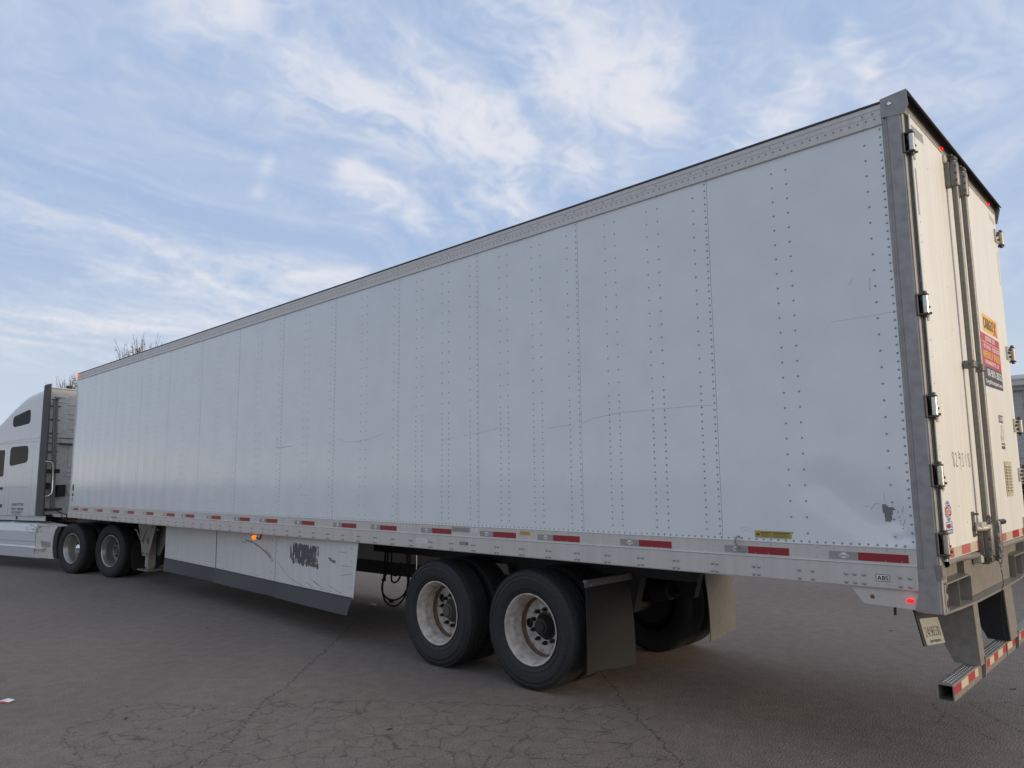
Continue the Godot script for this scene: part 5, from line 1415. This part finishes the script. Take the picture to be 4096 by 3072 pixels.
	part(t, "strut_body", MB.new().cyl(Vector3(-1.56, 2.68, -0.36), Vector3(-1.56, 2.672, -0.62), 0.028, 10), M.hub)
	part(t, "work_lamp", MB.new().cbox(Vector3(-1.60, 3.95, -0.50), Vector3(0.08, 0.06, 0.12), 0.015), M.lens_black)
	for p in [[-0.105, -0.200, 3.62], [-0.155, -0.232, 3.66]]:
		var pole := part(t, "stand_pipe", MB.new().cyl(Vector3(-1.40, 1.28, p[1]), Vector3(-1.40, p[2], p[0]), 0.027, 12), M.steel_rod)
		part(pole, "pipe_cap", MB.new().cbox(Vector3(-1.40, p[2] + 0.008, p[0] - 0.02), Vector3(0.10, 0.014, 0.14), 0.004), M.hub)
	part(t, "pipe_foot", MB.new().cbox(Vector3(-1.38, 1.26, -0.22), Vector3(0.16, 0.06, 0.30), 0.01), M.dark_steel)
	part(t, "pipe_bracket", MB.new().cbox(Vector3(-1.45, 2.08, -0.16), Vector3(0.2, 0.09, 0.28), 0.01), M.black_steel)
	part(t, "valve", MB.new().cbox(Vector3(-1.42, 1.76, -0.10), Vector3(0.08, 0.14, 0.08), 0.01), M.black_steel)
	part(t, "junction_box", MB.new().cbox(Vector3(-1.52, 1.655, -0.42), Vector3(0.10, 0.26, 0.18), 0.012), M.black_steel)
	part(t, "grab_handle", MB.new().tube([Vector3(-1.38, 2.28, 0.0), Vector3(-1.36, 2.275, -0.08), Vector3(-1.35, 2.24, -0.125), Vector3(-1.35, 2.15, -0.14), Vector3(-1.35, 1.7, -0.165), Vector3(-1.35, 1.6, -0.15), Vector3(-1.36, 1.55, -0.10), Vector3(-1.38, 1.53, 0.0)], 0.019, 10), M.chrome)
	for c in [[-0.30, M.hose_red], [-0.42, M.hose]]:
		var pts := []
		for i in 90:
			var a := i * 0.55
			pts.append(Vector3(-1.15 + i * 0.006 + 0.06 * cos(a) + c[0] * 0.3, 1.10 + 0.055 * sin(a) - 0.0006 * i, c[0] - i * 0.0105))
		part(t, "coiled_air_line", MB.new().tube(pts, 0.009, 6), c[1])
	part(t, "cable", MB.new().tube([Vector3(-1.45, 1.30, -0.2), Vector3(-1.2, 1.18, -0.3), Vector3(-0.95, 1.08, -0.5), Vector3(-0.7, 1.12, -0.8)], 0.012, 6), M.hose)
	# chassis
	for z in [-0.83, -1.67]: part(t, "frame_rail", MB.new().bb(Vector3(-6.5, 0.72, z - 0.04), Vector3(2.2, 0.99, z + 0.04)), M.black_steel)
	part(t, "deck_plate", MB.new().bb(Vector3(-1.62, 0.992, -1.95), Vector3(-0.85, 1.004, -0.45)), M.dark_steel)
	part(t, "fifth_wheel", MB.new().at(DN).prism(ellipse(0.6, 1.25, 0.5, 0.46, 24), 1.01, 1.085), M.dark_steel)
	part(t, "quarter_fender", MB.new().at(SZ(-0.42)).prism(SP([[0.74, 1.13], [-0.2, 1.10], [-0.1, 1.02], [0.5, 0.98], [0.74, 0.93]]), 0, 0.02), M.dark_trim)
	# tank fairing and step box
	var tf := MB.new().at(XS)
	var tp := V2([[-0.30, 1.0], [-0.10, 0.995], [-0.03, 0.965], [-0.004, 0.90], [0.008, 0.80], [0.008, 0.60], [0.0, 0.575], [0.0, 0.50], [0.016, 0.470], [0.010, 0.44], [-0.02, 0.255], [-0.06, 0.235], [-0.30, 0.235]])
	tf.prism(tp, 1.57, 4.1)
	part(t, "tank_fairing", tf, M.cab)
	part(t, "fairing_gap", MB.new().bb(Vector3(-1.60, 0.26, -0.3), Vector3(-1.50, 0.99, -0.03)), M.black_steel)
	part(t, "step_box", MB.new().at(SZ(-0.32)).prism(SP([[1.552, 0.262], [1.552, 0.985], [1.40, 0.97], [0.74, 0.925], [0.83, 0.84], [0.885, 0.70], [0.90, 0.50], [0.85, 0.30], [0.80, 0.268]]), 0, 0.315), M.cab_back)
	part(t, "step_lip", MB.new().cbox(Vector3(-1.25, 0.935, 0.0), Vector3(0.42, 0.022, 0.03), 0.006), M.cab_back)
	part(t, "step", MB.new().cbox(Vector3(-1.36, 0.462, 0.02), Vector3(0.46, 0.035, 0.10), 0.008), M.cab_back)
	part(t, "step_recess_shade", MB.new().at(SZ(-0.004)).prism(SP([[1.36, 0.62], [0.98, 0.60], [0.98, 0.49], [1.30, 0.49]]), 0, 0.002), M.galv)  # flat grey patch, the shade of the recess put in its colour
	part(t, "wheel_guard", MB.new().at(SZ(-0.40)).prism(SP([[0.735, 0.92], [0.825, 0.84], [0.88, 0.70], [0.895, 0.50], [0.845, 0.30], [0.80, 0.27], [0.70, 0.27], [0.76, 0.5], [0.74, 0.72], [0.60, 0.92]]), 0, 0.385), M.black_steel)
	# scuffed paint on the fairing
	rng.seed = 31
	for i in 40:
		var s := 1.60 + 0.42 * pow(rng.randf(), 1.6); var y := rng.randf_range(0.70, 0.94)
		var r := rng.randf_range(0.004, 0.018) * (1.0 if y > 0.82 else 0.5)
		part(t, "chipped_paint", MB.new().at(SZ(0.0086 if y < 0.80 else lerpf(0.0086, -0.006, (y - 0.80) / 0.12))).prism(ellipse(-s, y, r * 1.5, r * 0.7, 7), 0, 0.0006), M.grey_print)
	for i in 26:
		var s := rng.randf_range(1.36, 1.54); var y := rng.randf_range(0.78, 0.95)
		var r := rng.randf_range(0.006, 0.02)
		part(t, "chipped_paint", MB.new().at(SZ(-0.0046)).prism(ellipse(-s, y, r, r * 0.8, 7), 0, 0.0006), M.grey_print)
	# wheels
	wheel(t, "wheel", Vector3(-0.193, 0.50, 0.0), false, M.rim_alu, M.hub, M.chrome, true, 0.5, "dual drive wheel with polished rim and chrome hub cover", 10)
	wheel(t, "wheel", Vector3(1.15, 0.50, 0.0), false, M.rim_alu, M.hub, M.hub, false, 0.9, "dual drive wheel with polished rim and bare hub", 10)
	wheel(t, "wheel", Vector3(-0.193, 0.50, -2.50), true, M.rim_alu, M.hub, M.chrome, true, 0.5, "", 10)
	wheel(t, "wheel", Vector3(1.15, 0.50, -2.50), true, M.rim_alu, M.hub, M.hub, false, 0.9, "", 10)
	for z in [0, 1]: wheel(t, "wheel", Vector3(-5.75, 0.50, -0.06 if z == 0 else -2.44), z == 1, M.rim_alu, M.hub, M.chrome, true, 0.2, "", 10)
	for s in [0.193, -1.15]: part(t, "axle", MB.new().cyl(Vector3(-s, 0.50, -0.6), Vector3(-s, 0.50, -1.9), 0.09, 14), M.black_steel)
	for z in [-0.05, -1.84]:
		part(t, "mud_flap", MB.new().at(Transform3D(Basis(Vector3.UP, PI / 2), Vector3(1.80, 0, 0))).prism(V2([[-z, 0.22], [-z + 0.06, 0.15], [-z + 0.55, 0.15], [-z + 0.61, 0.22], [-z + 0.61, 0.85], [-z + 0.2, 0.85], [-z, 0.58]]), 0, 0.008), M.flap)

# ------------------------------------------------------------------ trees, building, fence, litter
func bare_tree(where: Vector3, h: float, spread: float, label: String, sd: int) -> void:
	var t := thing("bare_tree", label, "tree", where, 0.0, "leafless trees beyond the trailer")
	var r := RandomNumberGenerator.new()
	r.seed = sd
	var fork := h * 0.55
	part(t, "trunk", MB.new().tube([Vector3(0, -0.1, 0), Vector3(0.05, fork * 0.5, 0.03), Vector3(0, fork, 0)], 0.24, 10, 0.15), M.bark)
	var limbs := MB.new(); var twigs := MB.new(); var balls := MB.new()
	var seeds := 0
	for i in 15:
		var a := TAU * i / 15.0 * 2.4 + r.randf() * 0.5
		var rr := spread * sqrt((i + 0.5) / 15.0)
		var y0 := fork * r.randf_range(0.8, 1.0)
		var tip := Vector3(cos(a) * rr, h * lerpf(0.80, 0.68, rr / spread) + r.randf_range(-0.3, 0.3), sin(a) * rr)
		var mid := Vector3(tip.x * 0.55, lerpf(y0, tip.y, 0.45), tip.z * 0.55)
		limbs.tube([Vector3(0, y0, 0), mid, tip], 0.075, 6, 0.035)
		for k in 9:
			var b := mid.lerp(tip, r.randf_range(0.1, 1.0))
			var up := (h - b.y) * r.randf_range(0.45, 1.0) * lerpf(1.0, 0.72, rr / spread)
			var lean := Vector3(r.randf_range(-0.22, 0.22) + cos(a) * 0.22 * rr / spread, 1.0, r.randf_range(-0.22, 0.22) + sin(a) * 0.22 * rr / spread)
			var p := [b]
			for s in 4: p.append(b + lean * up * (s + 1) / 4.0 + Vector3(r.randf_range(-0.06, 0.06), 0, r.randf_range(-0.06, 0.06)))
			twigs.tube(p, 0.022, 4, 0.008, false)
			for s in 6:
				var f := r.randf_range(0.15, 0.95)
				var q: Vector3 = p[0].lerp(p[4], f)
				var d := Vector3(r.randf_range(-1, 1), r.randf_range(0.1, 1.2), r.randf_range(-1, 1)).normalized() * r.randf_range(0.2, 0.6) * (1.1 - f * 0.7)
				twigs.tube([q, q + d * 0.55, q + d + Vector3(0, 0.08, 0)], 0.011, 3, 0.006, false)
				if r.randf() < 0.55 - 0.3 * f:
					var c := q + d + Vector3(0, -0.10, 0)
					balls.X = Transform3D(Basis.IDENTITY, c)
					balls.lathe([Vector2(0, 0.045), Vector2(0.036, 0.02), Vector2(0.036, -0.02), Vector2(0, -0.045)], 5, true)
					balls.X = Transform3D.IDENTITY
	part(t, "limbs", limbs, M.bark)
	part(t, "crown", twigs, M.twig).set_meta("kind", "stuff")
	part(t, "seed_balls", balls, M.seed).set_meta("kind", "stuff")

func build_yard() -> void:
	var at := func(az: float, d: float) -> Vector3: return Vector3(1.294 + sin(deg_to_rad(az)) * d, 0, 4.747 - cos(deg_to_rad(az)) * d)
	bare_tree(at.call(-70.6, 55.0), 12.3, 1.1, "taller leafless tree with upright shoots rising above the trailer roof", 3)
	bare_tree(at.call(-74.6, 55.0), 9.2, 1.3, "low leafless tree between the trailer roof and the sleeper cab", 8)
	bare_tree(at.call(-72.9, 60.0), 10.2, 1.2, "leafless tree whose tips just clear the trailer roof", 15)
	# ribbed metal building
	var b := thing("metal_building", "grey ribbed metal building with a pale gutter behind the trailer doors", "building", Vector3(0, 0, -25.0))
	part(b, "wall", MB.new().bb(Vector3(-16, 0, -6), Vector3(22, 4.75, 0)), M.siding)
	part(b, "roof", MB.new().at(XS).prism(V2([[0.35, 4.80], [-3.0, 5.5], [-6.4, 4.80], [-6.4, 4.76], [0.35, 4.76]]), -22.3, 16.3), M.siding)
	part(b, "gutter", MB.new().at(XS).prism(V2([[0.01, 4.62], [0.16, 4.62], [0.20, 4.70], [0.20, 4.95], [0.23, 4.97], [0.23, 5.02], [0.16, 5.02], [0.01, 4.95]]), -22.2, 16.2), M.gutter)
	var rib := MB.new().prism(V2([[-0.07, 0.0], [-0.035, 0.045], [0.035, 0.045], [0.07, 0.0]]), 0.0, 4.61).mesh()
	for i in 76:
		var x := -15.6 + i * 0.5
		if x > 3.0 and i % 2: continue
		var o := part(b, "wall_rib", rib, M.siding)
		o.transform = Transform3D(Basis(Vector3(1, 0, 0), Vector3(0, 0, 1), Vector3(0, 1, 0)), Vector3(x, 0.0, 0.0))
	# screened wire fence
	var f := thing("wire_fence", "black screened wire mesh fence topped with three strands of wire", "fence", Vector3(0, 0, -12.0))
	part(f, "screen", MB.new().bb(Vector3(-12, 0.05, -0.03), Vector3(14, 1.60, -0.02)), M.screen)
	for i in 11:
		part(f, "post", MB.new().cyl(Vector3(-12 + i * 2.6, 0, 0.0), Vector3(-12 + i * 2.6, 1.75, 0.0), 0.03, 10), M.wire)
		part(f, "post_arm", MB.new().cyl(Vector3(-12 + i * 2.6, 1.75, 0.0), Vector3(-12 + i * 2.6, 2.12, 0.03), 0.012, 6), M.wire)
	for y in [1.83, 1.96, 2.09]: part(f, "strand", MB.new().cyl(Vector3(-12, y, 0.02), Vector3(14, y, 0.02), 0.006, 5), M.hub)
	part(f, "rail", MB.new().cyl(Vector3(-12, 1.62, 0.0), Vector3(14, 1.62, 0.0), 0.018, 8), M.wire)
	var ms := MB.new()
	for i in 130: ms.tube([Vector3(-12 + i * 0.2, 0.05, 0.02), Vector3(-12 + i * 0.2, 1.60, 0.02)], 0.004, 3, -1.0, false)
	for j in 16: ms.tube([Vector3(-12, 0.1 + j * 0.1, 0.02), Vector3(14, 0.1 + j * 0.1, 0.02)], 0.004, 3, -1.0, false)
	part(f, "mesh", ms, M.wire).set_meta("kind", "stuff")
	# litter
	var l := thing("crushed_carton", "crushed white and red carton lying on the asphalt", "litter", Vector3(-6.13, 0.0, 3.06), 0.5)
	l.scale = Vector3.ONE * 0.72
	part(l, "carton_face", MB.new().grid(PackedVector3Array([Vector3(-0.09, 0.004, 0.04), Vector3(0, 0.022, 0.045), Vector3(0.08, 0.012, 0.035), Vector3(-0.085, 0.012, -0.03), Vector3(0, 0.035, -0.025), Vector3(0.085, 0.020, -0.035)]), 2, 3), M.paper)
	part(l, "carton_side", MB.new().grid(PackedVector3Array([Vector3(-0.09, 0.002, 0.055), Vector3(0, 0.006, 0.062), Vector3(0.10, 0.004, 0.05), Vector3(-0.09, 0.004, 0.04), Vector3(0, 0.022, 0.045), Vector3(0.08, 0.012, 0.035)]), 2, 3), M.red_print)
	l = thing("paper_scrap", "small pale paper scrap on the asphalt beyond the side skirt", "litter", Vector3(-7.75, 0.0, -1.75), 0.3)
	part(l, "paper_sheet", MB.new().grid(PackedVector3Array([Vector3(-0.09, 0.003, 0.03), Vector3(0, 0.02, 0.03), Vector3(0.09, 0.005, 0.02), Vector3(-0.08, 0.006, -0.03), Vector3(0.01, 0.03, -0.03), Vector3(0.08, 0.012, -0.03)]), 2, 3), M.paper)
	rng.seed = 91
	for p in [[-1.6, -4.6, "dark dry leaf on the asphalt between the grey mud flap and the rear bumper"], [-0.1, -2.75, "dark dry leaf on the asphalt beside the hanging bumper leg"], [-4.9, 2.55, "dark dry leaf at the edge of the cracked asphalt patch"], [-7.9, 0.6, "dark dry leaf on smooth asphalt beside the side skirt"], [-3.2, 1.35, "dark dry leaf in the middle of the cracked asphalt patch"]]:
		var d := thing("dry_leaf", p[2], "leaf", Vector3(p[0], 0.0, p[1]), rng.randf() * 6.0, "dry leaves on the asphalt")
		part(d, "blade", MB.new().grid(PackedVector3Array([Vector3(-0.03, 0.002, 0.0), Vector3(-0.01, 0.008, 0.014), Vector3(0.02, 0.005, 0.010), Vector3(-0.03, 0.002, -0.002), Vector3(-0.005, 0.004, -0.012), Vector3(0.03, 0.010, -0.006)]), 2, 3), M.seed)

func _ready() -> void:
	# camera
	var cam := Camera3D.new()
	cam.name = "camera"
	add_child(cam)
	cam.position = Vector3(1.2943, 1.774, 4.7472)
	cam.rotation = Vector3(0.13118, 0.76058, -0.01056)
	cam.fov = 55.415
	cam.near = 0.05; cam.far = 4000.0
	cam.current = true
	# sky
	var env := Environment.new()
	env.background_mode = Environment.BG_SKY
	var sm := PanoramaSkyMaterial.new()
	sm.panorama = ImageTexture.create_from_image(make_sky())
	sm.filter = true
	var sky := Sky.new()
	sky.sky_material = sm
	env.sky = sky
	env.background_energy_multiplier = 1.0
	env.tonemap_mode = Environment.TONE_MAPPER_LINEAR
	env.tonemap_exposure = 1.16
	env.sdfgi_enabled = true; env.ssao_enabled = true; env.ssil_enabled = true
	var we := WorldEnvironment.new()
	we.name = "world"
	we.environment = env
	add_child(we)
	# low sun behind thin cloud
	var sun := DirectionalLight3D.new()
	sun.name = "sun"
	add_child(sun)
	var sd := Vector3(sin(deg_to_rad(80.0)), tan(deg_to_rad(10.0)), -cos(deg_to_rad(80.0))).normalized()
	sun.look_at_from_position(Vector3.ZERO, -sd)
	sun.light_color = Color(1.0, 0.91, 0.77)
	sun.light_energy = 0.62
	sun.light_angular_distance = 16.0
	sun.shadow_enabled = true
	print("sky done")
	make_materials()
	print("materials done")
	build_ground()
	print("ground done")
	build_trailer()
	print("trailer done")
	build_tractor()
	build_yard()
	print("all done")
